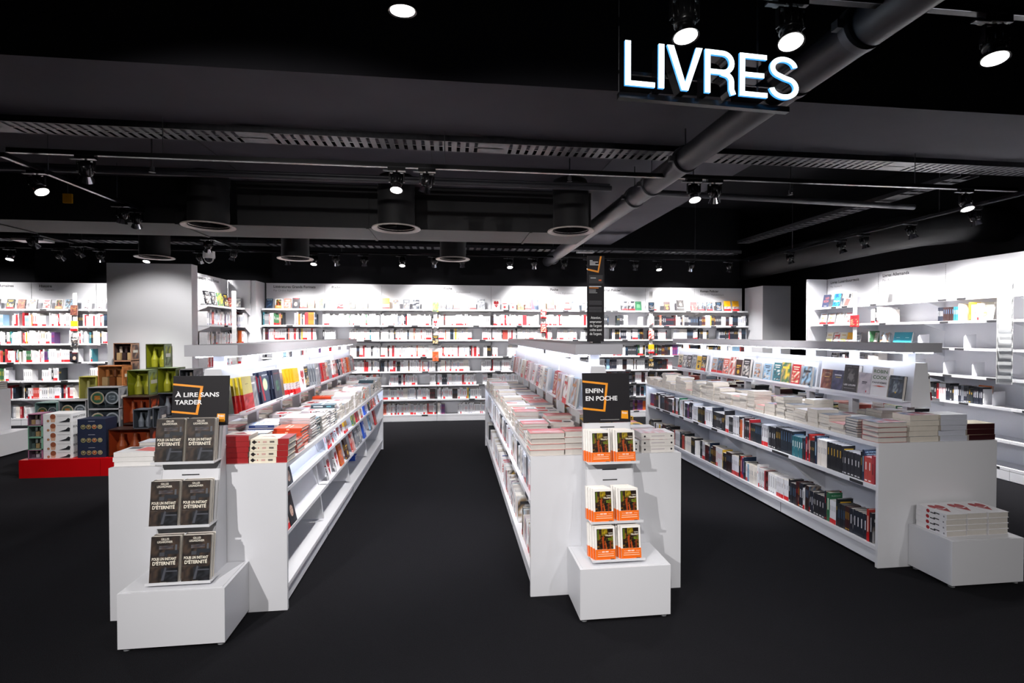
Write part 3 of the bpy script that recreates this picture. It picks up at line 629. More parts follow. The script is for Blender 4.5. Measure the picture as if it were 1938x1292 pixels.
heads = [('Littératures Grands Formats', 'Par Ordre Alphabétique', 'mix'), ('Poche', 'Par Ordre Alphabétique', 'white'), (None, None, 'white'), ('Poche', 'Par Ordre Alphabétique', 'white'), (None, None, 'white'),
         ('Poche', 'Par Ordre Alphabétique', 'white'), ('Roman Policier', 'Par Ordre Alphabétique', 'policier'), (None, None, 'policier'), ('Roman Policier', 'Par Ordre Alphabétique', 'policier')]
for i, (h1, h2, st) in enumerate(heads):
    x = X0 + i*MW
    lb = ['leftmost back bay headed with large-format literature lettering', 'back bay headed Poche, second from the left', 'plain-headed back bay right of the first Poche bay', 'back bay headed Poche, straight behind the central aisle',
          'plain-headed back bay between two Poche headings', 'back bay headed Poche, left of the black banner', 'back bay headed Roman Policier, partly behind the black banner', 'plain-headed back bay with a hanging cover strip at its left edge', 'rightmost back bay headed Roman Policier'][i]
    bookcase((x, YB, 0), 0, MW, ZS, 'white bookcase, ' + lb, h1, h2, depth=.25)
    for k, z in enumerate(ZS[:-1]):
        hm = (ZS[k+1]-z) - .055
        spine_row((x+.01, YB-.2, 0), 0, MW-.02, z+.001, st if not (i == 0 and k < 4) else 'mix', 'back', hmax=hm, gap=.02 if st != 'policier' else .04)
ZL = [.13, .476, .791, 1.12, 1.448, 1.758, 2.061]
YL = 10.05
for i, x in enumerate((-8.62, -7.545, -6.47, -5.395)):
    bookcase((x, YL, 0), .0, 1.07, ZL, 'white bookcase, ' + ['far left bay cut by the photo edge', 'bay headed Histoire at far left', 'bay right of the Histoire heading, beside the tall panel', 'bay hidden mostly behind the tall blank panel'][i],
             ['Sciences Humaines', 'Histoire', None, None][i], [None, 'Par Thèmes', None, None][i], hx=.13 if i else .3)
    for k, z in enumerate(ZL[:-1]):
        hm = (ZL[k+1]-z) - .06
        spine_row((x+.01, YL-.21, 0), 0, 1.05 if not (i == 1 and k == 2) else .62, z+.001, 'hist', 'backleft', hmax=hm, gap=.05)
# side bay (faces right) and narrow bay in front of the blank pier, left of the back run
bookcase((-3.85, 8.03, 0), PI/2, .93, ZL, 'white bookcase standing sideways right of the tall blank panel', 'Littératures Grands Formats', 'Par Ordre Alphabétique', hx=.12)
for k, z in enumerate(ZL[:-1]): spine_row((-3.85+.2, 8.04, 0), PI/2, .90, z+.001, 'mix' if k % 2 else 'white', 'side', hmax=ZL[k+1]-z-.06)
g = MB(); g.box(-.0, 0, 0, .465, .42, 2.555, 'laminate'); tag(g.build('blank_pier', loc=(-3.86, 9.24, 0)), 'tall blank white pier panel between the sideways bookcase and the back bays', 'panel')
g = MB(); g.box(0, 0, 0, .03, .235, 2.555, 'laminate'); tag(g.build('filler_panel', loc=(-3.88, 8.965, 0)), 'narrow white filler panel between the sideways bookcase and the pier', 'panel')
bookcase((-3.84, 9.205, 0), 0, .36, ZL, 'narrow white shelf bay mounted on the blank pier', depth=.22, slots=False)
for k, z in enumerate(ZL[:-1]): spine_row((-3.83, 9.205-.19, 0), 0, .34, z+.001, 'mix', 'pier', hmax=ZL[k+1]-z-.06)
g = MB(); g.box(0, 0, 0, 1.04, .16, 2.555, 'laminate'); tag(g.build('partition_panel', loc=(-4.49, 7.17, 0)), 'tall blank grey-white partition panel behind the gift box pile', 'panel')
g = MB(); g.box(0, 0, 0, .58, .6, 2.555, 'laminate'); tag(g.build('tall_cabinet', loc=(5.96, 9.05, 0)), 'tall plain white and grey cabinet at the right end of the back bookcases', 'cabinet')
# right wall
ZR = [.14, .44, .80, 1.12, 1.45, 1.778, 2.06]
XR = 6.39
for i in range(4):
    y = 7.91 - i*1.038
    bookcase((XR, y, 0), -PI/2, 1.038, ZR, 'white bookcase on the right wall, ' + ['headed Livres Luxembourgeois', 'headed Livres Allemands', 'with bare shelves and one row of dark spines', 'nearest to the camera and almost empty'][i],
             ['Livres Luxembourgeois', 'Livres Allemands', None, None][i], ['Par Auteurs', 'Par Auteurs', None, None][i], depth=.31, hx=.08, topd=.24)
g = MB(); g.box(0, 0, 0, .36, .03, 2.555, 'laminate'); tag(g.build('end_panel', loc=(6.03, 7.915, 0)), 'white side panel closing the far end of the right wall bookcases', 'panel')
def rrow(y, L, z, st): spine_row((XR-.27, y, 0), -PI/2, L, z+.001, st, 'rightwall', hmax=.25)
rrow(6.7, .32, ZR[5], 'mix'); rrow(5.68, .3, ZR[5], 'policier'); rrow(5.30, .12, ZR[5], 'mix'); rrow(6.75, .05, ZR[4], 'mix'); rrow(5.85, .75, ZR[2], 'policier'); rrow(6.75, .2, ZR[3], 'mix'); rrow(7.3, .2, ZR[3], 'dark' if 0 else 'policier')
for i, (y, z) in enumerate(((5.95, ZR[4]), (5.35, ZR[4]), (6.0, ZR[3]), (5.6, ZR[3]), (5.25, ZR[3]), (5.02, ZR[2]), (6.5, ZR[4]))):
    g = MB(); g.prism([(-.0, 0), (-.17, 0), (-.17, .13), (-.15, .16), (0, .17)], -.001, .001, 'y', 'laminate'); g.box(-.17, -.001, -.0, 0, .09, .002, 'laminate')
    tag(g.build('bookend', loc=(XR-.1, y, z+.001)), 'white metal bookend on the right wall, %s shelf from the top, %s' % (ordn(7-ZR.index(z)), 'farthest left' if y > 6.2 else 'nearer the left' if y > 5.8 else ('in the middle' if y > 5.3 else 'nearer the right')), 'bookend')

# ------------------------------------------------------------------ islands
HT = .867
def island(name, label, xl, xr, yn, yf, cx0, cx1, left, right):
    """local origin at near-left floor corner. left/right: 'spine' or 'slope'"""
    W, L = xr-xl, yf-yn
    r = empty('display_island', (xl, yn, 0), 0, label, 'display island')
    for nm, a, b in (('end_panel', 0, .022), ('end_panel', L-.022, L)):
        g = MB(); g.box(0, a, .0, W, b, HT, 'laminate'); g.build(nm, r)
    g = MB(); g.box(.001, .022, HT-.03, W-.001, L-.022, HT-.001, 'laminate'); g.build('table_top', r)
    g = MB(); g.box(W/2-.012, .022, .0, W/2+.012, L-.022, HT-.03, 'laminate'); g.build('centre_board', r)
    n = 4; mw = (L-.044)/n
    for side, st in ((0, left), (1, right)):
        sx = (lambda d: d) if side == 0 else (lambda d: W-d)      # d = distance in from the side face
        def bx(g, d0, y0, z0, d1, y1, z1, m_='laminate'):
            a, b = sorted((sx(d0), sx(d1))); g.box(a, y0, z0, b, y1, z1, m_)
        g = MB(); bx(g, .02, .022, .02, .04, L-.022, .115); bx(g, .005, .022, .115, W/2-.012, L-.022, .14)
        for k in range(1, n): bx(g, .018, .022+k*mw-.0015, .02, .0205, .022+k*mw+.0015, .115, 'slot')
        g.build('base_shelf', r)
        g = MB(); bx(g, .05, .04, HT-.036, .07, L-.04, HT-.0301, 'led_under'); g.build('led_strip', r)
        if st == 'spine':
            g = MB(); bx(g, .02, .023, .536, W/2-.012, L-.023, .556); bx(g, .014, .023, .53, .02, L-.023, .56); 
            rr = random.Random(label)
            for k in range(9): y = rr.uniform(.1, L-.3); bx(g, .011, y, .534, .014, y+.12, .556, 'slot')
            g.build('shelf', r)
            for k in range(1, n):
                y = .022+k*mw
                g = MB(); g.prism([(sx(W/2-.013), .535), (sx(.06), .535), (sx(.06), .51), (sx(W/2-.013), .16)], y-.002, y+.002, 'y'); g.build('gusset', r)
                g = MB(); g.prism([(sx(W/2-.013), .83), (sx(W/2-.06), .83), (sx(W/2-.2), .556), (sx(W/2-.013), .556)], y-.002, y+.002, 'y'); g.build('gusset', r)
        else:
            for k in range(n):
                y0 = .022+k*mw; 
                for yy in (y0+.005, y0+mw-.005):
                    g = MB(); g.prism([(sx(.36), .835), (sx(.12), .835), (sx(.12), .70), (sx(.05), .16), (sx(.36), .16)], yy-.004, yy+.004, 'y'); g.build('divider_panel', r)
                for zt, dt, zb_, db in ((.835, .145, .69, .09), (.66, .165, .43, .09)):
                    g = MB(); g.prism([(sx(dt+.01), zt), (sx(dt), zt), (sx(db), zb_), (sx(db+.01), zb_)], y0+.012, y0+mw-.012, 'y'); g.build('sloping_back', r)
                for (d0, d1, z) in ((.012, .10, .69), (.012, .10, .43)):
                    g = MB(); bx(g, d0, y0+.012, z-.006, d1, y0+mw-.012, z); bx(g, d0-.003, y0+.012, z-.006, d0, y0+mw-.012, z+.018); g.build('ledge', r)
    # posts, canopy, book rack
    cx = (cx0+cx1)/2 - xl; hw = (cx1-cx0)/2; y0, y1 = .15, L-.17
    npost = 8
    for k in range(npost):
        y = y0+.12 + k*(y1-y0-.24)/(npost-1)
        g = MB(); g.box(cx-.032, y-.02, HT-.001, cx+.032, y+.02, 1.487, 'laminate'); g.build('post', r)
    md = (y0+y1)/2
    for a, b in ((y0, md-.001), (md+.001, y1)):
        g = MB(); g.box(cx-hw, a, 1.487, cx+hw, b, 1.556, 'canopy_grey'); c_ = g.build('canopy', r)
        for s in (-1, 1):
            g = MB(); g.box(cx+s*.085-.012, a+.02, 1.478, cx+s*.085+.012, b-.02, 1.4869, 'led'); g.build('led_strip', c_)
    n = 4; rw = (y1-y0)/n
    for k in range(n):
        a, b = y0+k*rw+.02, y0+(k+1)*rw-.02
        g = MB(); g.prism([(cx-.085, 1.085), (cx+.085, 1.085), (cx+.048, 1.41), (cx-.048, 1.41)], a, b, 'y')
        for s in (-1, 1):
            q = sorted((cx+s*.083, cx+s*.15)); g.box(q[0], a, 1.125, q[1], b, 1.13); q = sorted((cx+s*.15, cx+s*.154)); g.box(q[0], a, 1.125, q[1], b, 1.145)
        g.build('book_rack', r)
    return dict(cx=cx+xl, y0=y0+yn, rw=rw, xl=xl, xr=xr, yn=yn, yf=yf, W=W, L=L)
IL = island('left', 'long white display island at left with sloping book ledges facing the aisle', -1.921, -.963, 3.064, 7.229, -1.591, -1.288, 'spine', 'slope')
IC = island('centre', 'long white display island in the middle of the shop', .480, 1.451, 3.039, 7.288, .798, 1.116, 'spine', 'slope')
IR = island('right', 'long white display island at right with two rows of books under its top', 2.9245, 3.855, 3.126, 7.317, 3.273, 3.571, 'spine', 'spine')

# spine-out books on islands (left faces): books face -X, so viewer side -y -> -X : ang = -PI/2 ; x runs toward the camera
for I, st, nm in ((IR, 'rightisl', 'right'), (IC, 'cool', 'centre'), (IL, 'cool', 'left')):
    for z, rg in ((.5565, 'upper'), (.1405, 'lower')):
        hh = (.185 if nm == 'right' else .19)
        spine_row((I['xl']+(.04 if rg == 'upper' else .03), I['yf']-.06, 0), -PI/2, I['L']-.13, z, st, (nm, rg), hmax=.235, indiv=nm != 'left', gap=.02)

# racks: face-out books on sloping rack
DISP = []
def bn(d):
    n = d['name']; return n if any(w_ in n for w_ in ('book', 'novel', 'paperback', 'hardback', 'thriller')) else n + ' book'
def disp(pos, face, lean, key, label, t=None, wd=None, h=None, copies=1, step=None, group=None):
    d = D[key]; dm = d.get('dims', (.024, .13, .2)); t = t or dm[0]; wd = wd or dm[1]; h = h or dm[2]
    for c in range(copies):
        # further copies stand behind the front one, shifted sideways so that their spines show
        off = Rz(face) @ Vector(((-(step or .03))*c, c*(t+.001)/max(.3, math.cos(lean)), 0))
        M = face_out(Vector(pos)+off, face, lean)(t, wd)
        lb = label if c == 0 else 'copy %s behind the %s' % (['', 'directly', 'second', 'third', 'fourth'][c], label)
        put_book('displayed_book', key, d, t, wd, h, M, lb, group)
def rack(I, side, items, nm, shift=.028):
    """items: (key, copies, dims, gap) from near to far along the rack; side -1 faces -X, +1 faces +X"""
    face = -PI/2 if side < 0 else PI/2
    y = I['y0'] + .05; n = 1
    for it in items:
        key, cp = it[0], it[1]; d = D[key]; dm = d.get('dims') or (it[2] if len(it) > 2 else (.022, .125, .195))
        t = dm[0] if cp == 1 else .015; span = dm[1] + shift*(cp-1)
        mod = (y-I['y0']) % I['rw']
        if mod + span > I['rw']-.03: y += I['rw']-mod+.035
        if y + span > I['y0']+4*I['rw']-.02: break
        for c in range(cp):
            yc = y + dm[1]/2 + shift*(c if side > 0 else cp-1-c)
            put_book('displayed_book', key, d, t, dm[1], dm[2], face_out(Vector((I['cx']+side*(.118+t*(c+.4)), yc, 1.1315)), face, .13)(t, dm[1]),
                     '%s, %s book from near end, %s rack' % (bn(d), ordn(n + (c if side > 0 else cp-1-c)), nm), 'books on the island racks')
        n += cp; y += span + (it[3] if len(it) > 3 else .008)
LRACK = [('yellowred', 3), ('grey', 1), ('moon', 2), ('moon2', 3), ('amber', 4), ('heart', 1), ('heart', 1), ('dark3', 1), ('grey', 4, None, .004), ('mixed5', 1), ('red2', 2), ('pastel3', 1), ('grey', 1), ('white3', 2), ('dark5', 1), ('dark8', 1), ('red1', 2), ('red3', 1), ('mixed4', 2), ('grey', 2), ('mixed8', 1), ('red0', 2), ('white5', 1), ('grey', 2), ('dark7', 1), ('red2', 1)]
rack(IL, 1, LRACK, 'left island')
rack(IC, -1, [('red%d' % (k % 16) if k in (3, 9, 13) else ('white%d' % (k*3 % 16) if k % 2 else 'pastel%d' % (k*5 % 16)), 4 if k % 3 else 3) for k in range(22)], 'centre island')
RR = [('night', 1), ('cook', 1), ('paleblot', 1), ('loups', 1), ('indigo', 1), ('redbrown', 1), ('mixed2', 1, (.03, .12, .19), .03), ('red3', 1, (.03, .12, .2), .03), ('mixed9', 1, (.024, .13, .21), .005), ('mixed11', 1, (.024, .12, .2), .04), ('mixed1', 1, (.024, .12, .18), .05), ('pastel4', 1, (.024, .12, .18), .03),
      ('dark1', 1, (.03, .13, .21), .03), ('dark4', 1), ('red1', 1, (.03, .11, .22), .03), ('red0', 1), ('dark6', 1), ('pastel1', 1), ('dark7', 1, (.03, .13, .21)), ('mixed6', 1), ('grey', 1), ('dark9', 1), ('mixed3', 1), ('mixed7', 1), ('dark2', 1)]
rack(IR, -1, RR, 'right island aisle-side')
rack(IR, 1, [('tallspine', 3, (.03, .12, .2))], 'right island wall-side')

# sloping ledges on the aisle side of the left island (and centre island right side)
def slope_books(I, nm, lists):
    face = PI/2; mw = (I['L']-.044)/4
    for (k, lev, y, key) in lists:
        d = D[key]; dm = d.get('dims', (.02, .12, .19)); dm = (min(dm[0], .018), min(dm[1], .115), min(dm[2], .15 if lev == 0 else .205))
        dd, z = ((.10, .6905) if lev == 0 else (.10, .4305))
        x = I['xr'] - dd + .076
        nn = 1 + sum(1 for q in lists if q[0] == k and q[1] == lev and q[2] < y)
        put_book('displayed_book', key, d, dm[0], dm[1], dm[2], face_out(Vector((x, I['yn']+.022+k*mw+y, z)), face, .22)(dm[0], dm[1]),
                 '%s, %s on %s sloping ledge, %s bay, left island' % (bn(d), ordn(nn), 'upper' if lev == 0 else 'lower', ordn(k+1)), 'books on the sloping ledges')
D['face'] = dict(bg='#20222c', name='dark face-cover novel', dims=(.02, .12, .2), art=[('m', 0, 0, 1, 1, ['#20222c', '#2c2c34', '#181820'], 4, 101), ('c', .5, .42, .24, '#c8a898', 1.3), ('p', [(.2, .5), (.35, .72), (.65, .72), (.8, .5), (.75, .85), (.25, .85)], '#2a1c1c'), ('r', .34, .46, .44, .48, '#402828'), ('r', .56, .46, .66, .48, '#402828'), ('r', .42, .3, .58, .32, '#8c3c3c'), ('t', 'LUMIERE', .5, .9, .09, '#a02830', .8, 'c', .02)])
D['bluemark'] = dict(bg='#2050b8', name='bright blue book', dims=(.02, .12, .19), art=[('p', [(.4, .3), (.85, .3), (.85, .8), (.5, .8)], '#e8ecf4'), ('p', [(.5, .35), (.65, .35), (.62, .7), (.5, .7)], '#2050b8')])
slope_books(IL, 'left island', [(0, 0, .13, 'face'), (0, 1, .2, 'face'), (0, 1, .07, 'white3'), (1, 0, .1, 'white2'), (1, 0, .24, 'white5'), (1, 0, .45, 'heart'), (1, 0, .6, 'heart'), (1, 0, .78, 'amber'), (1, 1, .15, 'heart'), (1, 1, .42, 'heart'), (1, 1, .6, 'mixed4'), (1, 1, .85, 'dark4'),
    (2, 0, .14, 'mixed9'), (2, 0, .35, 'red2'), (2, 0, .55, 'pastel2'), (2, 0, .82, 'bluemark'), (2, 1, .12, 'red1'), (2, 1, .32, 'grey'), (2, 1, .5, 'mixed3'), (2, 1, .78, 'bluemark'), (3, 0, .12, 'dark7'), (3, 0, .3, 'red3'), (3, 0, .5, 'red0'), (3, 0, .8, 'pastel5'), (3, 1, .2, 'mixed2'), (3, 1, .6, 'red2')])
# blue books lying on the base shelf of the left island
for k in range(2):
    put_book('displayed_book', 'bluemark', D['bluemark'], .028, .12, .19, Tr(IL['xr']-.16, IL['yn']+2.95, .155+.029*k) @ FLAT, 'bright blue book lying on the base shelf, %s of two' % ('lower', 'upper')[k], 'blue books on the base shelf')

# ------------------------------------------------------------------ stacks of books on the island tops
def stack(I, x, y, rz, key, t, wd, h, n, region, row, jit=.0065):
    """x,y = centre of the pile; long side along local x"""
    rr = random.Random('%s%d%s' % (region, row, key)); z = HT
    for k in range(n):
        M = Tr(x+rr.uniform(-jit, jit), y+rr.uniform(-jit, jit), z+t/2+.0003) @ Rz(rz+rr.uniform(-.035, .035)) @ Tr(h/2, -wd/2, 0) @ FLAT
        ST.append(dict(M=M, key=key, t=t, w=wd, h=h, region=region, row=row, k=k, n=n)); z += t+.0012
def stacks_island(I, nm, front, lcols, rcols, hts):
    # near row: piles across the end
    nx = len(front); y = I['yn'] + .085
    for i, (key, t, wd, h, n, rz, xo, yo) in enumerate(front):
        stack(I, I['xl']+xo, I['yn']+yo, rz, key, t, wd, h, n, (nm, 'front'), i)
    rr = random.Random(nm)
    W = I['W']
    for side in (0, 1):
        cols = lcols if side == 0 else rcols
        for c, off in enumerate((.115, .325)):
            y = I['yn'] + (.25 if nm != 'right' else .2); row = 0
            while y < I['yf'] - .12:
                key = rr.choice(cols)
                if nm == 'left' and side == 1 and row < 6: key = [['pg5', 'redorange', 'pg2', 'tealspine', 'whitered', 'heart'], ['tealspine', 'bluewhite', 'bluewhite', 'pg2', 'heart', 'heart']][c][row]
                wd = rr.choice([.112, .112, .135, .15]); h = rr.choice([.18, .19, .205]) ; t = rr.choice([.018, .022, .026, .034])
                tot = rr.uniform(*hts[side]) * (1.0 if c == 0 else .9); n = max(2, int(tot/t))
                if row < 2: n = max(2, int(n*.8))
                x = I['xl']+off if side == 0 else I['xr']-off
                stack(I, x, y+wd/2, PI if side == 0 else 0, key, t, wd, h, n, (nm, ('left' if side == 0 else 'right', 'outer' if c == 0 else 'inner')), row)
                y += wd + rr.uniform(.006, .02); row += 1
D['pg1'] = dict(bg='#b8b0b0', spine='#c8c0bc', back='#7c7478', name='grey-covered paperback', art=[('m', 0, 0, 1, 1, ['#b8b0b0', '#9c98a0', '#c8c4c4', '#a09ca8'], 4, 111)])
D['pg2'] = dict(bg='#d4d0d4', spine='#d0ccd0', back='#8a868c', name='pale paperback', art=[('m', 0, 0, 1, 1, ['#d4d0d4', '#c4c4cc', '#b8bcc8', '#dcd8d8'], 4, 112)])
D['pg3'] = dict(bg='#c8787c', spine='#d8d0cc', back='#b86468', name='pink-covered paperback', art=[('m', .1, .1, .9, .8, ['#c8787c', '#d8b0b0', '#b86870', '#e0d0cc'], 4, 113)])
D['pg4'] = dict(bg='#5c6470', spine='#6c7078', back='#5c6470', name='slate-covered paperback', art=[('m', 0, 0, 1, 1, ['#5c6470', '#6c7888', '#484c54', '#8c929c'], 4, 114)])
D['pg5'] = dict(bg='#a85048', spine='#a85048', back='#a85048', name='brick-red paperback', art=[('m', 0, 0, 1, .8, ['#a85048', '#b87868', '#c89088', '#8c3c38'], 4, 115)])
stacks_island(IR, 'right', [('redline', .034, .14, .225, 4, PI, .125, .09), ('redline', .036, .14, .225, 5, PI, .37, .09), ('whitespine', .036, .14, .21, 5, 0, .60, .09), ('maroon', .038, .14, .22, 3, 0, .83, .09)],
              ['pg1', 'pg2', 'pg2', 'pg4', 'pg3', 'redline', 'whitespine'], ['pg4', 'pg5', 'mixed3', 'maroon', 'pg1', 'dark2', 'mixed9'], ((.07, .2), (.06, .17)))
stacks_island(IC, 'centre', [('pinkred', .034, .14, .22, 4, PI, .115, .1), ('pinkred', .036, .14, .215, 4, PI, .33, .1), ('whitered', .036, .14, .215, 2, 0, .60, .11), ('whitered', .04, .15, .22, 3, 0, .83, .1)],
              ['pg3', 'pg2', 'pinkred', 'pg1', 'pg2', 'whitepink', 'pg2'], ['whitered', 'pg3', 'mixed6', 'pg2', 'pg5'], ((.10, .15), (.08, .14)))
stacks_island(IL, 'left', [('whitepink', .026, .15, .215, 3, 0, .115, .1), ('whitepink', .03, .15, .2, 3, PI/2, .33, .13), ('redspine', .031, .15, .15, 5, 0, .668, .1), ('creamspine', .034, .15, .215, 4, 0, .853, .1)],
              ['whitepink', 'pg3', 'amber', 'pg2'], ['bluewhite', 'redorange', 'tealspine', 'heart', 'pg2', 'pg2', 'pg1', 'whitered', 'creamspine', 'heart', 'grey'], ((.08, .13), (.10, .18)))

# ------------------------------------------------------------------ end-of-island display stands
def plinth_box(x0, y0, x1, y1, label, feet=True):
    r = empty('plinth_box', (x0, y0, 0), 0, label, 'plinth'); W, L = x1-x0, y1-y0
    g = MB(); g.box(0, 0, .018, W, .016, .302); g.box(0, .016, .018, .016, L, .302, 'laminate'); g.box(W-.016, .016, .018, W, L, .302); g.box(.016, L-.012, .018, W-.016, L, .302); g.build('carcass', r)
    g = MB(); g.box(.0165, .0165, .288, W-.0165, L-.0125, .3035); g.build('lid', r)
    for a in (.03, W-.03):
        for b in (.03, L-.03):
            g = MB(); g.tube([(a, b, 0), (a, b, .006), (a, b, .007), (a, b, .018)], [.018, .018, .008, .008], 14, 'foot_plastic'); g.build('levelling_foot', r, smooth=True)
    return r
plinth_box(-1.691, 2.748, -1.176, 3.060, 'low white box under the display stand of the left island')
plinth_box(.712, 2.725, 1.242, 3.035, 'low white box under the display stand of the centre island')
plinth_box(3.158, 2.815, 3.68, 3.122, 'low white box in front of the right island carrying heart-cover books')
plinth_box(-6.11, 7.05, -5.87, 7.77, 'low white box at the far left edge')
def stand(xc, W, ledges, ztop, s0, s1, lines, label, key, nm, orange, dims, nb=3, sgnx=0, botx=0):
    zb = .304; yb = 3.028 if xc > 0 else 3.052; yf0, yf1 = yb-.17, yb-.03
    r = empty('display_stand', (xc, yb, zb), 0, label, 'display stand')
    zt = ztop - zb; slope = (yf1-yf0)/zt
    yfz = lambda z: (yf0-yb) + slope*z
    g = MB()
    for s in (-1, 1): g.prism([(0, 0), (yfz(0), 0), (yfz(zt), zt), (0, zt)], s*W/2*.94-.003, s*W/2*.94+.003, 'x')
    g.build('side_cheek', r)
    g = MB(); g.prism([(yfz(0), 0), (yfz(zt), zt), (yfz(zt)+.004, zt), (yfz(0)+.004, 0)], -W/2*.94, W/2*.94, 'x')
    g.build('front_panel', r)
    g = MB()
    for z in [l for l in orange]:
        z -= zb; y = yfz(z)-.0012; g.box(-.045, y-.001, z-.003, .045, y+.001, z+.003, 'slot')
    g.build('slot', r)
    for z in ledges:
        z -= zb; y = yfz(z); dp = .10
        bo = botx if z < .1 else 0
        g = MB(); g.box(-W/2+bo, y-dp, z-.004, W/2+bo, y+.002, z); g.box(-W/2+bo, y-dp-.003, z-.004, W/2+bo, y-dp, z+.01); g.build('ledge', r)
    # sign board
    y0, y1 = yfz(s0-zb)-.004, yfz(s0-zb)+.028; z0, z1 = s0-zb, s1-zb; sw = .30
    P = lambda u, v, e=0: Vector((sgnx-sw/2+u*sw, y0-e + (y1-y0)*v, z0 + (z1-z0)*v))
    g = MB(); i = len(g.v)
    for e in (0, -.008):
        g.v += [tuple(P(a, b, e)) for a, b in ((0, 0), (1, 0), (1, 1), (0, 1))]
    for f in ((0, 1, 2, 3), (7, 6, 5, 4), (0, 4, 5, 1), (1, 5, 6, 2), (2, 6, 7, 3), (3, 7, 4, 0)): g.f.append(tuple(i+q for q in f)); g.c.append([(1,)*4]*4); g.m.append(g.mi('board'))
    sb = g.build('sign_board', r)
    g = MB(); k = .0012
    def bar(a, b, c, d): g.poly([P(*a, k), P(*b, k), P(*c, k), P(*d, k)], 'print', '#f59a12')
    bar((0, .855), (.54, .795), (.52, .755), (0, .815)); bar((.54, .795), (.465, .215), (.42, .225), (.488, .765)); bar((.465, .215), (0, .27), (0, .31), (.43, .258))
    g.build('orange_frame', sb)
    g = MB()
    for st, u, v, wdt, hgt in lines: add_text(g, st, lambda x, y: P(u+x/sw, v+y/(z1-z0), .0018), hgt, 'print', '#f2f2f4', 'l', wdt*sw, .025)
    g.build('sign_lettering', sb)
    g = MB(); g.poly([P(.8, .075, .0012), P(.95, .065, .0012), P(.95, .23, .0012), P(.81, .235, .0012)], 'print', '#f5a010')
    add_text(g, 'fnac', lambda x, y: P(.822+x/sw, .17+y/(z1-z0), .0018), .02, 'print', '#ffffff', 'l', .115*sw, .01)
    g.poly([P(.36, .052, .001), P(.76, .052, .001), P(.76, .06, .001), P(.36, .06, .001)], 'print', '#b8b4b4')
    g.build('logo', sb)
    # books
    d = D[key]; t, wd, h = dims
    for li, z in enumerate(ledges):
        y = yb + yfz(z-zb) - .092
        for s in (-1, 1):
            for c in range(nb):
                pos = (xc + (botx if li == 2 else 0) + s*W*.245 - .005*c*(1 if c else 0) + (.004 if xc < 0 else -.004)*c, y + c*(t+.0008) + .004, z+.0005)
                put_book('displayed_book', key, d, t, wd, h, face_out(pos, 0, .12)(t, wd),
                         '%s, %s ledge, %s pile, %s, %s stand' % (bn(d), ['top', 'middle', 'bottom'][li], 'left' if s < 0 else 'right', ['front copy', 'second copy', 'third copy', 'rear copy'][c], nm), 'books on the %s stand' % nm)
stand(-1.445, .32, (.925, .60, .322), 1.10, 1.105, 1.384, [('À LIRE SANS', .05, .58, .78, .034), ('TARDER', .05, .43, .48, .034)], 'white stepped display stand with black sign reading À LIRE SANS TARDER', 'brown', 'left', (.84,), (.026, .139, .236), 2, .027, .025)
stand(.95, .312, (.86, .53, .325), 1.075, 1.078, 1.38, [('ENFIN', .06, .60, .37, .038), ('EN POCHE', .06, .445, .67, .038)], 'white stepped display stand with black sign reading ENFIN EN POCHE', 'orange', 'centre', (1.05, .80, .74), (.02, .118, .188), 4)
# heart-cover stacks on the right box
for c in range(3):
    for k in range(4):
        M = Tr(3.27+.165*c+.075 - .03, 2.978, .304+.018+.0366*k) @ Rz(PI/2 + R.uniform(-.015, .015)) @ Tr(.105, -.075+.0, 0) @ FLAT @ Tr(0, 0, 0)
        M = Tr(3.26+.155*c, 2.985+R.uniform(-.003, .003), .304+.019+.0368*k) @ Rz(-PI/2+R.uniform(-.012, .012)) @ Tr(.105, -.075, 0) @ FLAT
        put_book('stacked_book', 'heart', D['heart'], .036, .15, .215, M, 'broken-heart book, %s from top of the %s pile on the low box' % (ordn(4-k), ['left', 'middle', 'right'][c]), 'heart-cover books on the low box')
# ------------------------------------------------------------------ banner on the centre canopy
r = empty('banner_sign', (1.03, 3.52, 1.557), 0, 'tall narrow black banner with white warning text standing on the centre canopy', 'sign')
g = MB(); g.box(-.062, 0, .012, .062, .012, .628, 'board'); g.build('banner_board', r)
g = MB(); g.box(-.03, -.03, 0, .03, .05, .012, 'lamp_black'); g.build('foot', r)
g = MB()
for i, s_ in enumerate(['Attention,', 'emprunter', "de l'argent", 'coûte aussi', "de l'argent."]): add_text(g, s_, lambda x, y: (x, -.001, .175-.029*i+y), .026, 'print', '#e0e0e2', 'c', .085 + (.004 if i else -.01), .01)
for z in (.30, .29, .28, .255, .245, .235, .225): g.box(-.05, -.0012, z, .045, 0, z+.003, 'print', '#5c5c62')
for z, w_, c in ((.405, .09, '#e8e8e8'), (.395, .07, '#e08010'), (.38, .05, '#8c8c90'), (.37, .05, '#8c8c90'), (.36, .06, '#8c8c90')): g.box(-.05, -.0012, z, -.05+w_, 0, z+.005, 'print', c)
for z, w_ in ((.59, .02), (.58, .06), (.57, .04), (.56, .075)): g.box(-.045, -.0012, z, -.045+w_, 0, z+.006, 'print', '#b8b8bc')
g.box(-.05, -.0016, .43, .05, 0, .49, 'print', '#1c1a1e'); g.box(-.04, -.002, .465, .0, 0, .472, 'print', '#9c9ca0'); g.box(.02, -.002, .448, .04, 0, .458, 'print', '#c85818')
for a in (((-.062, .535), (.022, .518), (.02, .506), (-.062, .523)), ((.022, .518), (.042, .625), (.03, .625), (.012, .518))): g.poly([(u, -.0022, v) for u, v in a], 'print', '#e89018')
g.build('banner_lettering', r)

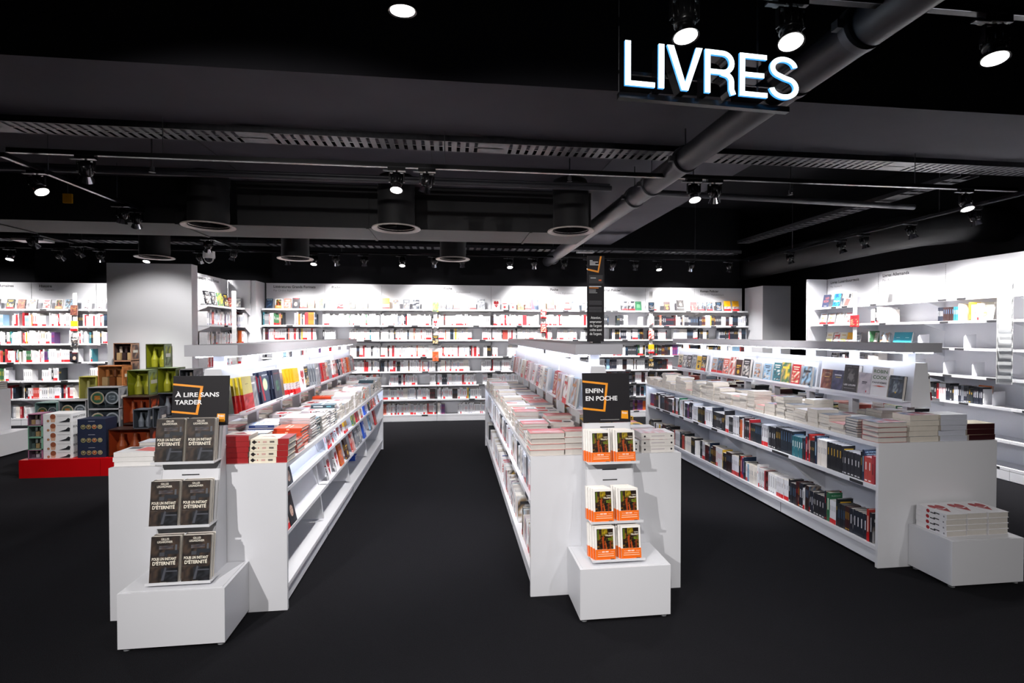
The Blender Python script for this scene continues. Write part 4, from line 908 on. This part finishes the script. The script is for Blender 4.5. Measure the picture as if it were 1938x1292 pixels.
# ------------------------------------------------------------------ far-left island end, red platforms and the gift-box pile
r = empty('display_table', (-6.12, 7.0, 0), 0, 'white table end cut by the left edge of the photo', 'table')
g = MB(); g.box(-.022, 0, 0, 0, .78, .867); g.build('end_panel', r)
g = MB(); g.box(-1.5, .0, .837, -.022, .78, .866); g.build('table_top', r)
g = MB(); g.box(-1.5, .39, 0, -.022, .41, .837); g.build('centre_board', r)
for k in range(3):
    put_book('displayed_book', 'dark%d' % (3+k), D['dark%d' % (3+k)], .03, .15, .21, Tr(-6.15, 7.62, .867+.0155+.031*k) @ FLAT, 'book lying on the cut-off white table at far left, %s from the top' % ordn(3-k), 'books on the far left table')
for k, z in enumerate((.305, .58)):
    D['sketch'] = dict(bg='#e8e4e4', name='white sketch-cover book', art=[('m', .1, .05, .9, .3, ['#e8e4e4', '#584850', '#887880', '#e8e4e4'], 6, 5), ('m', .1, .7, .9, .95, ['#e8e4e4', '#483840', '#e8e4e4'], 5, 6), ('r', .2, .5, .8, .53, '#504850')])
    put_book('displayed_book', 'sketch', D['sketch'], .02, .18, .25, face_out((-6.02+.0*k, 7.4, z), PI/2, .12)(.02, .18), 'white sketch-cover book at the far left edge, %s' % ('lower', 'upper')[k], 'sketch-cover books at the far left')
for x0, x1, lb in ((-4.83, -3.995, 'left one with books and boxes on its edge'), (-3.99, -2.9, 'right one mostly behind the left island')):
    g = MB(); g.box(0, 0, 0, x1-x0, .95, .205, 'red'); tag(g.build('red_platform', loc=(x0, 6.23, 0)), 'low bright red platform, ' + lb, 'platform')
GN = 0
BT = {}
def gift(x0, x1, y, dp, z0, z1, st, label):
    """window gift box"""
    W, H = x1-x0, z1-z0
    r = empty('gift_box', (x0, y, z0), 0, label, 'gift box', 'gift boxes piled on the red platform')
    pal = {'olive': ('#5c6418', '#9ca020', '#3c4410', '#7c8c68'), 'orange': ('#b87038', '#c88850', '#7c4420', '#a8683c'), 'amberdark': ('#7c3018', '#b84820', '#281814', '#2c1c18'), 'plate': ('#a8a8ac', '#5c6468', '#303438', '#8c8c90'), 'brown': ('#8c6850', '#503c38', '#403030', '#a07860'),
           'yellow': ('#a8a038', '#c8c068', '#808080', '#b0a848'), 'vase': ('#34383e', '#50545a', '#202428', '#484c54'), 'teal': ('#607c78', '#8ca8a4', '#304c4c', '#688480'), 'grey': ('#68686c', '#404448', '#808084', '#5c5c60'), 'navy': ('#20263a', '#20263a', '#20263a', '#1a2030'), 'whitebox': ('#dcdcde',)*4, 'pink': ('#b88ca0', '#705868', '#e0d0d8', '#9c6884'), 'mint': ('#8cc0a8', '#60706c', '#e0e4e0', '#78a890')}[st]
    e = .008
    g = MB()
    if st in ('navy', 'whitebox'):
        g.box(0, 0, 0, W, dp, H, 'print', pal[0])
        g.build('carton', r)
        g = MB()
        if st == 'navy':
            for k, c in enumerate(('#4c4c38', '#5c4430', '#8c3c24', '#787058')):
                art_on(g, [('c', .2+.2*k, .42, .085, '#a8a070'), ('c', .2+.2*k, .42, .07, c), ('c', .2+.2*k, .46, .03, '#a89878')], lambda u, v, e_: (u, -e_, v), W, H)
            art_on(g, [('r', .38, .82, .62, .86, '#8c8c98')], lambda u, v, e_: (u, -e_, v), W, H)
        else:
            art_on(g, [('p', [(.28, .1), (.42, .1), (.45, .6), (.25, .6)], '#c8a088'), ('c', .35, .7, .1, '#8c5038'), ('c', .18, .25, .05, '#a87858'), ('p', [(.55, .08), (.95, .08), (.97, .45), (.9, .55), (.8, .3)], '#26282c'), ('r', .5, .75, .95, .79, '#a0a0a4')], lambda u, v, e_: (u, -e_, v), W, H)
            add_text(g, 'BRUNCH ATTITUDE', lambda x, y: (W+.0006, .03+x, H*.45+y), .035, 'print', '#2c2c30', 'l', dp*.8, .02)
        g.build('printed_pictures', r); return r
    # frame carton: back, bottom, top, left side, right printed side, mullion
    g.box(0, dp-.004, 0, W, dp, H, 'print', pal[1]); g.box(0, 0, 0, W, dp, .005, 'print', pal[2]); g.box(0, 0, H-.005, W, dp, H, 'print', pal[3])
    g.box(0, 0, 0, .005, dp, H, 'print', pal[1]); g.box(W*.985, 0, 0, W, dp, H, 'print', pal[3])
    for a in ((0, 0, W, e), (0, H-e, W, H), (0, 0, e, H), (W-e, 0, W, H)): g.box(a[0], -.002, a[1], a[2], 0, a[3], 'print', pal[3] if st != 'olive' else '#3a4020')
    g.build('carton', r)
    g = MB(); g.box(e, -.0008, e, W-e, -.0003, H-e, 'film'); g.build('window_film', r)
    g = MB(); art_on(g, [('m', .1, .1, .9, .9, [pal[3], pal[2], pal[1]], 4, len(label)), ('r', .2, .45, .8, .6, '#c8c4bc')], lambda u, v, e_: (W+e_, u, v), dp, H); g.build('side_print', r)
    g = MB(); rr = random.Random(label)
    if st in ('plate', 'teal'):
        for k in range(2):
            cx_ = W*(.27+.46*k); q = [('c', 0, 0, 0, '')]; art_on(g, [('c', .27+.46*k, .5, .21, '#b8bcc0' if k else '#c0a878'), ('c', .27+.46*k, .5, .175, '#50585c' if k else '#3c6850'), ('m', .17+.46*k, .4, .37+.46*k, .6, (['#c87830', '#4c7c58', '#d09850'] if not k else ['#788088', '#a8b0b4', '#384044']), 3, 7+k)], lambda u, v, e_: (u, .02-e_, v), W, H)
            g.tube([(cx_, .03, H*.5), (cx_, .021, H*.5)], [W*.15, W*.22], 20, 'print', '#c8c8cc')
    elif st in ('olive', 'vase', 'amberdark', 'yellow'):
        nb_ = 3 if W > .25 else 2
        for k in range(nb_):
            cx_ = W*(k+.6)/(nb_+.2); rr_ = min(W/nb_*.36, dp*.4)
            g.tube([(cx_, dp*.5, .01), (cx_, dp*.5, H*.35), (cx_, dp*.5, H*.55), (cx_, dp*.5, H*.8)], [rr_*.9, rr_, rr_*.5, rr_*.35], 14, 'print', {'olive': '#a8a428', 'vase': '#787c84', 'amberdark': '#a04820', 'yellow': '#c8c080'}[st])
    else:
        for k in range(3):
            g.box(W*(.08+.3*k), dp*.2, .01, W*(.3+.3*k), dp*.8, H*.45, 'print', rr.choice([pal[1], pal[2], '#c8a878'])); g.tube([(W*(.19+.3*k), dp*.5, H*.46), (W*(.19+.3*k), dp*.5, H*.8)], W*.08, 12, 'print', rr.choice([pal[2], '#c8b8a8', pal[0]]))
    g.build('contents', r, smooth=False)
    return r
PZ = .206
def pz(py, Y): # height at px row for this depth
    return at(180, py, Y=Y).z
def col(px0, px1, Y, dp, tops, nm):
    """tops: list of (top px row, style, name) bottom-up; last is the top one"""
    x0, x1 = at(px0, 760, Y=Y).x, at(px1, 760, Y=Y).x; z = PZ
    for k, (py, st, lab) in enumerate(tops):
        z1 = pz(py, Y) if py > 5 else z+py
        gift(x0, x1, Y, dp, z, z1-.001, st, lab + ', %s from the bottom of the %s column' % (ordn(k+1), nm)); z = z1
col(52, 79, 6.27, .17, [(848, 'pink', 'small pink cup box'), (825, 'mint', 'small mint cup box'), (803, 'mint', 'small mint cup box'), (781, 'pink', 'small pink cup box')], 'far left')
col(81, 134, 6.27, .24, [(851, 'whitebox', 'white box with printed egg cup'), (834, 'whitebox', 'white box with printed egg cup'), (816.5, 'whitebox', 'white box with printed egg cup'), (799, 'whitebox', 'white box with printed egg cup'), (781.5, 'whitebox', 'white box with printed egg cup')], 'egg cup')
col(146, 199, 6.27, .2, [(843, 'navy', 'navy box with round printed dishes'), (818, 'navy', 'navy box with round printed dishes'), (792.5, 'navy', 'navy box with round printed dishes')], 'navy')
col(204, 285, 6.27, .2, [(813, 'amberdark', 'wide dark box with orange glassware')], 'front right')
col(66, 108, 6.54, .2, [(835, 'grey', 'grey window box'), (795, 'grey', 'grey window box'), (760, 'teal', 'teal gift box')], 'rear left')
col(111, 163, 6.54, .2, [(835, 'grey', 'grey window box'), (795, 'grey', 'grey window box'), (757, 'plate', 'flat grey plate box')], 'second rear')
col(166, 226, 6.5, .16, [(843, 'plate', 'clear plate set box'), (813, 'plate', 'clear plate set box'), (774, 'plate', 'clear plate set box'), (732.5, 'plate', 'clear plate set box')], 'plate set')
col(232, 284, 6.5, .2, [(840, 'amberdark', 'dark box with amber bottles'), (803, 'amberdark', 'dark box with amber bottles'), (751.5, 'amberdark', 'dark box with amber bottles')], 'amber bottle')
col(150, 183, 6.76, .16, [(830, 'yellow', 'yellow-green window box'), (795, 'yellow', 'yellow-green window box'), (757, 'yellow', 'yellow-green window box'), (712, 'yellow', 'yellow-green window box with white vase')], 'yellow')
col(186, 233, 6.72, .18, [(820, 'orange', 'wooden-toned set box'), (775, 'orange', 'wooden-toned set box'), (732, 'orange', 'wooden-toned set box'), (692, 'orange', 'wooden-toned orange set box')], 'orange')
col(241, 282, 6.74, .22, [(820, 'olive', 'olive green glassware box'), (775, 'olive', 'olive green glassware box'), (750, 'olive', 'olive green glassware box'), (701, 'olive', 'olive green glassware box')], 'first olive')
col(298, 334, 6.74, .22, [(820, 'olive', 'olive green glassware box'), (790, 'vase', 'dark vase box'), (745, 'vase', 'dark vase box'), (697, 'olive', 'olive green glassware box')], 'second olive')
col(216, 250, 6.96, .16, [(820, 'brown', 'brown jar box'), (775, 'brown', 'brown jar box'), (730, 'brown', 'brown jar box'), (683, 'brown', 'long brown box'), (649, 'brown', 'brown jar box')], 'brown')
col(277, 312, 6.97, .17, [(820, 'olive', 'olive green glassware box'), (775, 'olive', 'olive green glassware box'), (735, 'olive', 'olive green glassware box'), (697, 'olive', 'olive green glassware box'), (651, 'olive', 'topmost olive glassware box')], 'tallest olive')
col(340, 368, 6.74, .22, [(820, 'grey', 'dark grey box'), (775, 'grey', 'dark grey box'), (735, 'grey', 'dark grey box'), (700, 'grey', 'patterned grey box')], 'rightmost')
x0 = at(253, 800, Y=6.29).x
gift(x0, x0+.17, 6.28, .15, pz(813, 6.27)+.001, pz(776, 6.28), 'vase', 'black vase box standing on the wide dark box')
gift(x0+.19, x0+.27, 6.32, .15, pz(813, 6.27)+.001, pz(773, 6.32), 'vase', 'narrow black vase box beside the other vase box')

# ------------------------------------------------------------------ face-out books on the wall bookcases
FO = 0
def wall_face(x, y, z, face, keys, lb, lean=.2, dims=None):
    for k, (u, key) in enumerate(keys):
        d = D[key]; dm = dims or d.get('dims', (.02, .12, .185)); dm = (min(dm[0], .022), min(dm[1], .15), min(dm[2], .225))
        p = Vector((x, y, z)) + Rz(face) @ Vector((u, 0, 0))
        put_book('displayed_book', key, d, dm[0], dm[1], dm[2], face_out(p, face, lean)(dm[0], dm[1]), '%s facing out, %s on %s' % (bn(d), ordn(k+1), lb), 'face-out books on the wall shelves')
FK = [['tallblue', 'orange', 'red0', 'face', 'pastel2', 'redbrown', 'mixed9'], ['mixed1', 'white2', 'dark3', 'dark3', 'bluemark'], ['amber', 'white1', 'mixed3', 'dark8', 'bluewhite', 'bluewhite'], ['dark2', 'dark9', 'pastel3', 'white1', 'pastel1', 'grey', 'red3'], ['heart', 'white5', 'white5', 'mixed4', 'dark0', 'moon', 'grey'],
      ['amber', 'red1', 'white3', 'grey', 'mixed2', 'orange'], ['white4', 'white4', 'grey', 'dark12', 'dark12', 'tallgreen', 'tallgreen'], ['pastel7', 'dark4', 'loups', 'red2'], ['dark6', 'dark6', 'dark10', 'amber', 'amber', 'bluemark']]
bays = [[(.1 + (.88/max(1, len(ks)-1))*k + .02*math.sin(7*k+3*i), q) for k, q in enumerate(ks)] for i, ks in enumerate(FK)]
bays = [[(u, q) for u, q in b_ if u < .97] for b_ in bays]
for i, ks in enumerate(bays): wall_face(X0+i*MW, YB-.15, 2.083, 0, ks, 'top shelf, %s back bay from left' % ordn(i+1))
wall_face(-8.62, YL-.17, 2.063, 0, [(.62, 'dark7'), (.85, 'dark7')], 'top shelf of the far left bay')
wall_face(-7.545, YL-.17, 2.063, 0, [(-.05, 'redbrown'), (.14, 'white1'), (.36, 'white0'), (.56, 'orange'), (.72, 'mixed2')], 'top shelf of the Histoire bay')
wall_face(-6.47, YL-.17, 2.063, 0, [(-.05, 'sketch'), (.18, 'sketch')], 'top shelf beside the tall panel')
wall_face(-3.85+.17, 8.05, 2.063, PI/2, [(.12, 'dark1'), (.33, 'dark11'), (.55, 'mixed9'), (.75, 'dark3')], 'top shelf of the sideways bookcase', dims=(.022, .16, .225))
wall_face(-3.84, 9.205-.14, 2.063, 0, [(.1, 'red3'), (.2, 'mixed3')], 'top shelf of the narrow pier bay')
D['losch'] = dict(bg='#2c3450', name='dark blue lettered book', art=[('t', 'LO', .62, .66, .22, '#b85848', .5, 'c', .02), ('t', 'SCH', .5, .42, .22, '#b85848', .7, 'c', .02), ('r', .3, .12, .7, .15, '#c8c8d0')])
D['bluewater'] = dict(bg='#1878b8', name='blue underwater-cover book', art=[('m', 0, 0, 1, 1, ['#1878b8', '#105890', '#2c98d0', '#0c4878', '#48b8d8'], 7, 121), ('t', 'Klappes', .5, .4, .15, '#f4f8fc', .8, 'c', .03)])
D['yellowmap'] = dict(bg='#e8e4d4', name='pale yellow illustrated book', art=[('m', .1, .05, .9, .5, ['#e8dc90', '#c8d0a0', '#e0d8c8', '#d8c860'], 5, 122), ('r', .2, .75, .8, .82, '#d8b060')])
wall_face(XR-.16, 7.9, 2.062, -PI/2, [(.14, 'losch'), (.38, 'bluewater'), (.6, 'whitepink')], 'top shelf of the Luxembourg bay', dims=(.022, .18, .225))
wall_face(XR-.16, 7.9-1.038, 2.062, -PI/2, [(.22, 'yellowmap')], 'top shelf of the German bay', dims=(.02, .2, .24))
wall_face(XR-.2, 7.9, 1.78, -PI/2, [(.14, 'pastel1'), (.32, 'pastel1'), (.5, 'white1'), (.68, 'white0')], 'second shelf of the Luxembourg bay', dims=(.022, .16, .2))
wall_face(XR-.22, 7.9, 1.452, -PI/2, [(.3, 'yellowmap'), (.46, 'white3'), (.6, 'yellowmap'), (.72, 'amber'), (.86, 'grey'), (1.16, 'pastel5'), (1.36, 'pastel0')], 'third shelf of the Luxembourg bay', dims=(.022, .14, .2))
D['teal'] = dict(bg='#2c8ca0', name='teal book', spine='#2c8ca0', art=[('r', .3, .6, .7, .64, '#c8e0e4')])
wall_face(XR-.22, 6.4, 1.452, -PI/2, [(.08, 'teal'), (.22, 'teal')], 'third shelf of the German bay', dims=(.022, .14, .2))
wall_face(XR-.22, 7.8, 1.122, -PI/2, [(.3, 'dark2'), (.5, 'amber'), (.64, 'amber'), (.84, 'grey')], 'fourth shelf of the Luxembourg bay', dims=(.022, .13, .2))
wall_face(XR-.22, 5.18, 1.78, -PI/2, [(.02, 'yellowmap')], 'second shelf near the acrylic strip', dims=(.022, .16, .22))
wall_face(XR-.2, 5.22, .802, -PI/2, [(.03, 'mixed4')], 'shelf right of the green and black spines', dims=(.022, .16, .22))

# vertical clip strips hanging from the bookcases with small covers
def strip(x, y, z0, z1, face, keys, label, wd=.07):
    r = empty('hanging_strip', (x, y, z0), face, label, 'display strip')
    g = MB(); g.box(-wd/2, 0, 0, wd/2, .006, z1-z0, 'white_plastic'); g.build('strip_board', r)
    n = len(keys) if keys else 6
    for k in range(n):
        g = MB(); z = (z1-z0-.14)*(k/max(1, n)) + .02
        g.box(-wd/2, -.04, z, wd/2, 0, z+.003, 'acrylic'); g.box(-wd/2, -.042, z, wd/2, -.04, z+.05, 'acrylic'); g.build('acrylic_pocket', r)
    for k, key in enumerate(keys):
        z = (z1-z0-.14)*(k/max(1, n)) + .0235 + z0; p = Vector((x, y, 0)) + Rz(face) @ Vector((0, -.03, 0)); p.z = z
        d = D[key]; put_book('displayed_book', key, d, .018, .11, .175, face_out(p, face, .04)(.018, .11), '%s, %s from bottom, strip %s' % (bn(d), ordn(k+1), label.split(',')[-1].strip()), 'books in the hanging strips')
strip(-6.62, 9.74, 1.1, 2.35, 0, ['face', 'dark2', 'amber', 'redbrown'], 'white vertical display strip, on the Histoire bay')
strip(-.3, 9.36, 1.1, 2.45, 0, ['mixed4', 'dark3', 'heart', 'mixed9'], 'white vertical display strip, between Poche bays')
strip(1.72, 9.36, 1.35, 2.3, 0, ['pastel3', 'red3', 'dark0'], 'white vertical display strip, left of the black banner')
strip(3.84, 9.36, .95, 2.45, 0, ['dark3', 'amber', 'red1', 'white4', 'dark10'], 'white vertical display strip, between Roman Policier bays')
strip(-3.56, 8.75, .9, 2.33, 0, [], 'white slotted strip, beside the sideways bookcase', .07)
strip(6.0, 6.86, .9, 2.25, -PI/2+.6, ['dark4', 'pastel0', 'red2'], 'white vertical display strip, between right wall bays', .05)
r = empty('leaflet_holder', (6.02, 4.82, 1.07), -PI/2+.75, 'tall white board with empty clear acrylic leaflet pockets at right', 'leaflet holder')
g = MB(); g.box(-.065, 0, 0, .065, .008, 1.34, 'white_plastic'); g.build('board', r)
for k in range(8):
    z = .03+k*.145; g = MB(); g.box(-.06, -.035, z, .06, -.001, z+.004, 'acrylic'); g.box(-.06, -.038, z, .06, -.035, z+.11, 'acrylic')
    g.box(-.06, -.035, z+.004, -.057, -.001, z+.09, 'acrylic'); g.box(.057, -.035, z+.004, .06, -.001, z+.09, 'acrylic'); g.build('acrylic_pocket', r)

# ------------------------------------------------------------------ emit shelved and stacked books
CAMV = Vector((0, 0, CAM_H))
colname = {'dark': 'dark-spined', 'white': 'white-spined', 'pastel': 'pale-spined', 'mixed': 'coloured', 'red': 'red-spined'}
cand = [s for s in SH if s['indiv']]
cand.sort(key=lambda s: (s['M'].translation - CAMV).length); keep = set(id(s) for s in cand[:300])
rows = {}
for s in SH:
    if id(s) in keep: rows.setdefault(s['region'], []).append(s)
for rg, ls in rows.items():
    ls.sort(key=lambda s: s['M'].translation.y)
    for n, s in enumerate(ls):
        d = D[s['key']]
        put_book('shelved_book', s['key'], d, s['t'], s['w'], s['h'], s['M'], '%s book, %s from the near end of the %s shelf, %s island' % (colname[s['kd']], ordn(n+1), rg[1], rg[0]), 'books on the %s shelf of the %s island' % (rg[1], rg[0]))
g = MB()
for s in SH:
    if id(s) in keep: continue
    d = D[s['key']]; M = s['M']; t, wd, h = s['t'], s['w'], s['h']; sp = d.get('spine', d['bg'])
    p = [M @ Vector(q) for q in ((-t/2, 0, 0), (t/2, 0, 0), (t/2, wd, 0), (-t/2, wd, 0), (-t/2, 0, h), (t/2, 0, h), (t/2, wd, h), (-t/2, wd, h))]
    i = len(g.v); g.v += [tuple(q) for q in p]; k = g.mi('print')
    for f, c in (((4, 5, 6, 7), '#cdc6bc'), ((0, 1, 5, 4), sp), ((1, 2, 6, 5), sp), ((2, 3, 7, 6), '#cdc6bc'), ((3, 0, 4, 7), sp), ((0, 3, 2, 1), sp)):
        g.f.append(tuple(i+j for j in f)); g.c.append([lin(c)]*4); g.m.append(k)
    for it in d.get('sart', [])[:2]:
        if it[0] == 'r': _, u0, v0, u1, v1, c = it; g.poly([M @ Vector((-t/2+u*t, -.0008, v*h)) for u, v in ((u0, v0), (u1, v0), (u1, v1), (u0, v1))], 'print', c)
o = tag(g.build('shelved_books'), 'rows of smaller books standing spine-out on the far wall bookcases', 'books', kind='stuff')
ST.sort(key=lambda s: (s['M'].translation - CAMV).length)
# nearest piles are kept as individual books
near, far = [], []
piles = {}
for s in ST: piles.setdefault((s['region'], s['row']), []).append(s)
order = sorted(piles.values(), key=lambda l: (l[0]['M'].translation - CAMV).length); cnt = 12
for l in order:
    if cnt + len(l) <= 300: near += l; cnt += len(l)
    else: far += l
for s in near:
    d = D[s['key']]; rg = s['region']
    if rg[1] == 'front': place = '%s pile across the near end' % ordn(s['row']+1)
    else: place = '%s pile of the %s %s column' % (ordn(s['row']+1), rg[1][1], rg[1][0])
    put_book('stacked_book', s['key'], d, s['t'], s['w'], s['h'], s['M'], '%s, %s from top, %s, %s island' % (bn(d), ordn(s['n']-s['k']), place, rg[0]), 'book piles on the %s island' % rg[0])
g = MB()
for s in far:
    d = D[s['key']]; M = s['M']; t, wd, h = s['t'], s['w'], s['h']; sp = d.get('spine', d['bg'])
    p = [M @ Vector(q) for q in ((-t/2, 0, 0), (t/2, 0, 0), (t/2, wd, 0), (-t/2, wd, 0), (-t/2, 0, h), (t/2, 0, h), (t/2, wd, h), (-t/2, wd, h))]
    i = len(g.v); g.v += [tuple(q) for q in p]; k = g.mi('print')
    for f, c in (((4, 5, 6, 7), '#cdc6bc'), ((0, 1, 5, 4), sp), ((1, 2, 6, 5), d['bg']), ((2, 3, 7, 6), '#cdc6bc'), ((3, 0, 4, 7), sp), ((0, 3, 2, 1), '#cdc6bc')):
        g.f.append(tuple(i+j for j in f)); g.c.append([lin(c)]*4); g.m.append(k)
    if s['k'] == s['n']-1: art_on(g, d.get('art', [])[:3], lambda u, v, e: M @ Vector((t/2+e, u, v)), wd, h)
tag(g.build('stacked_books'), 'smaller piles of books covering the far parts of the island tops', 'books', kind='stuff')
print('OBJECTS', len(bpy.data.objects), 'shelved', len(SH), 'stacked', len(ST), 'displayed', sum(o.name.startswith('displayed_book') for o in bpy.data.objects))
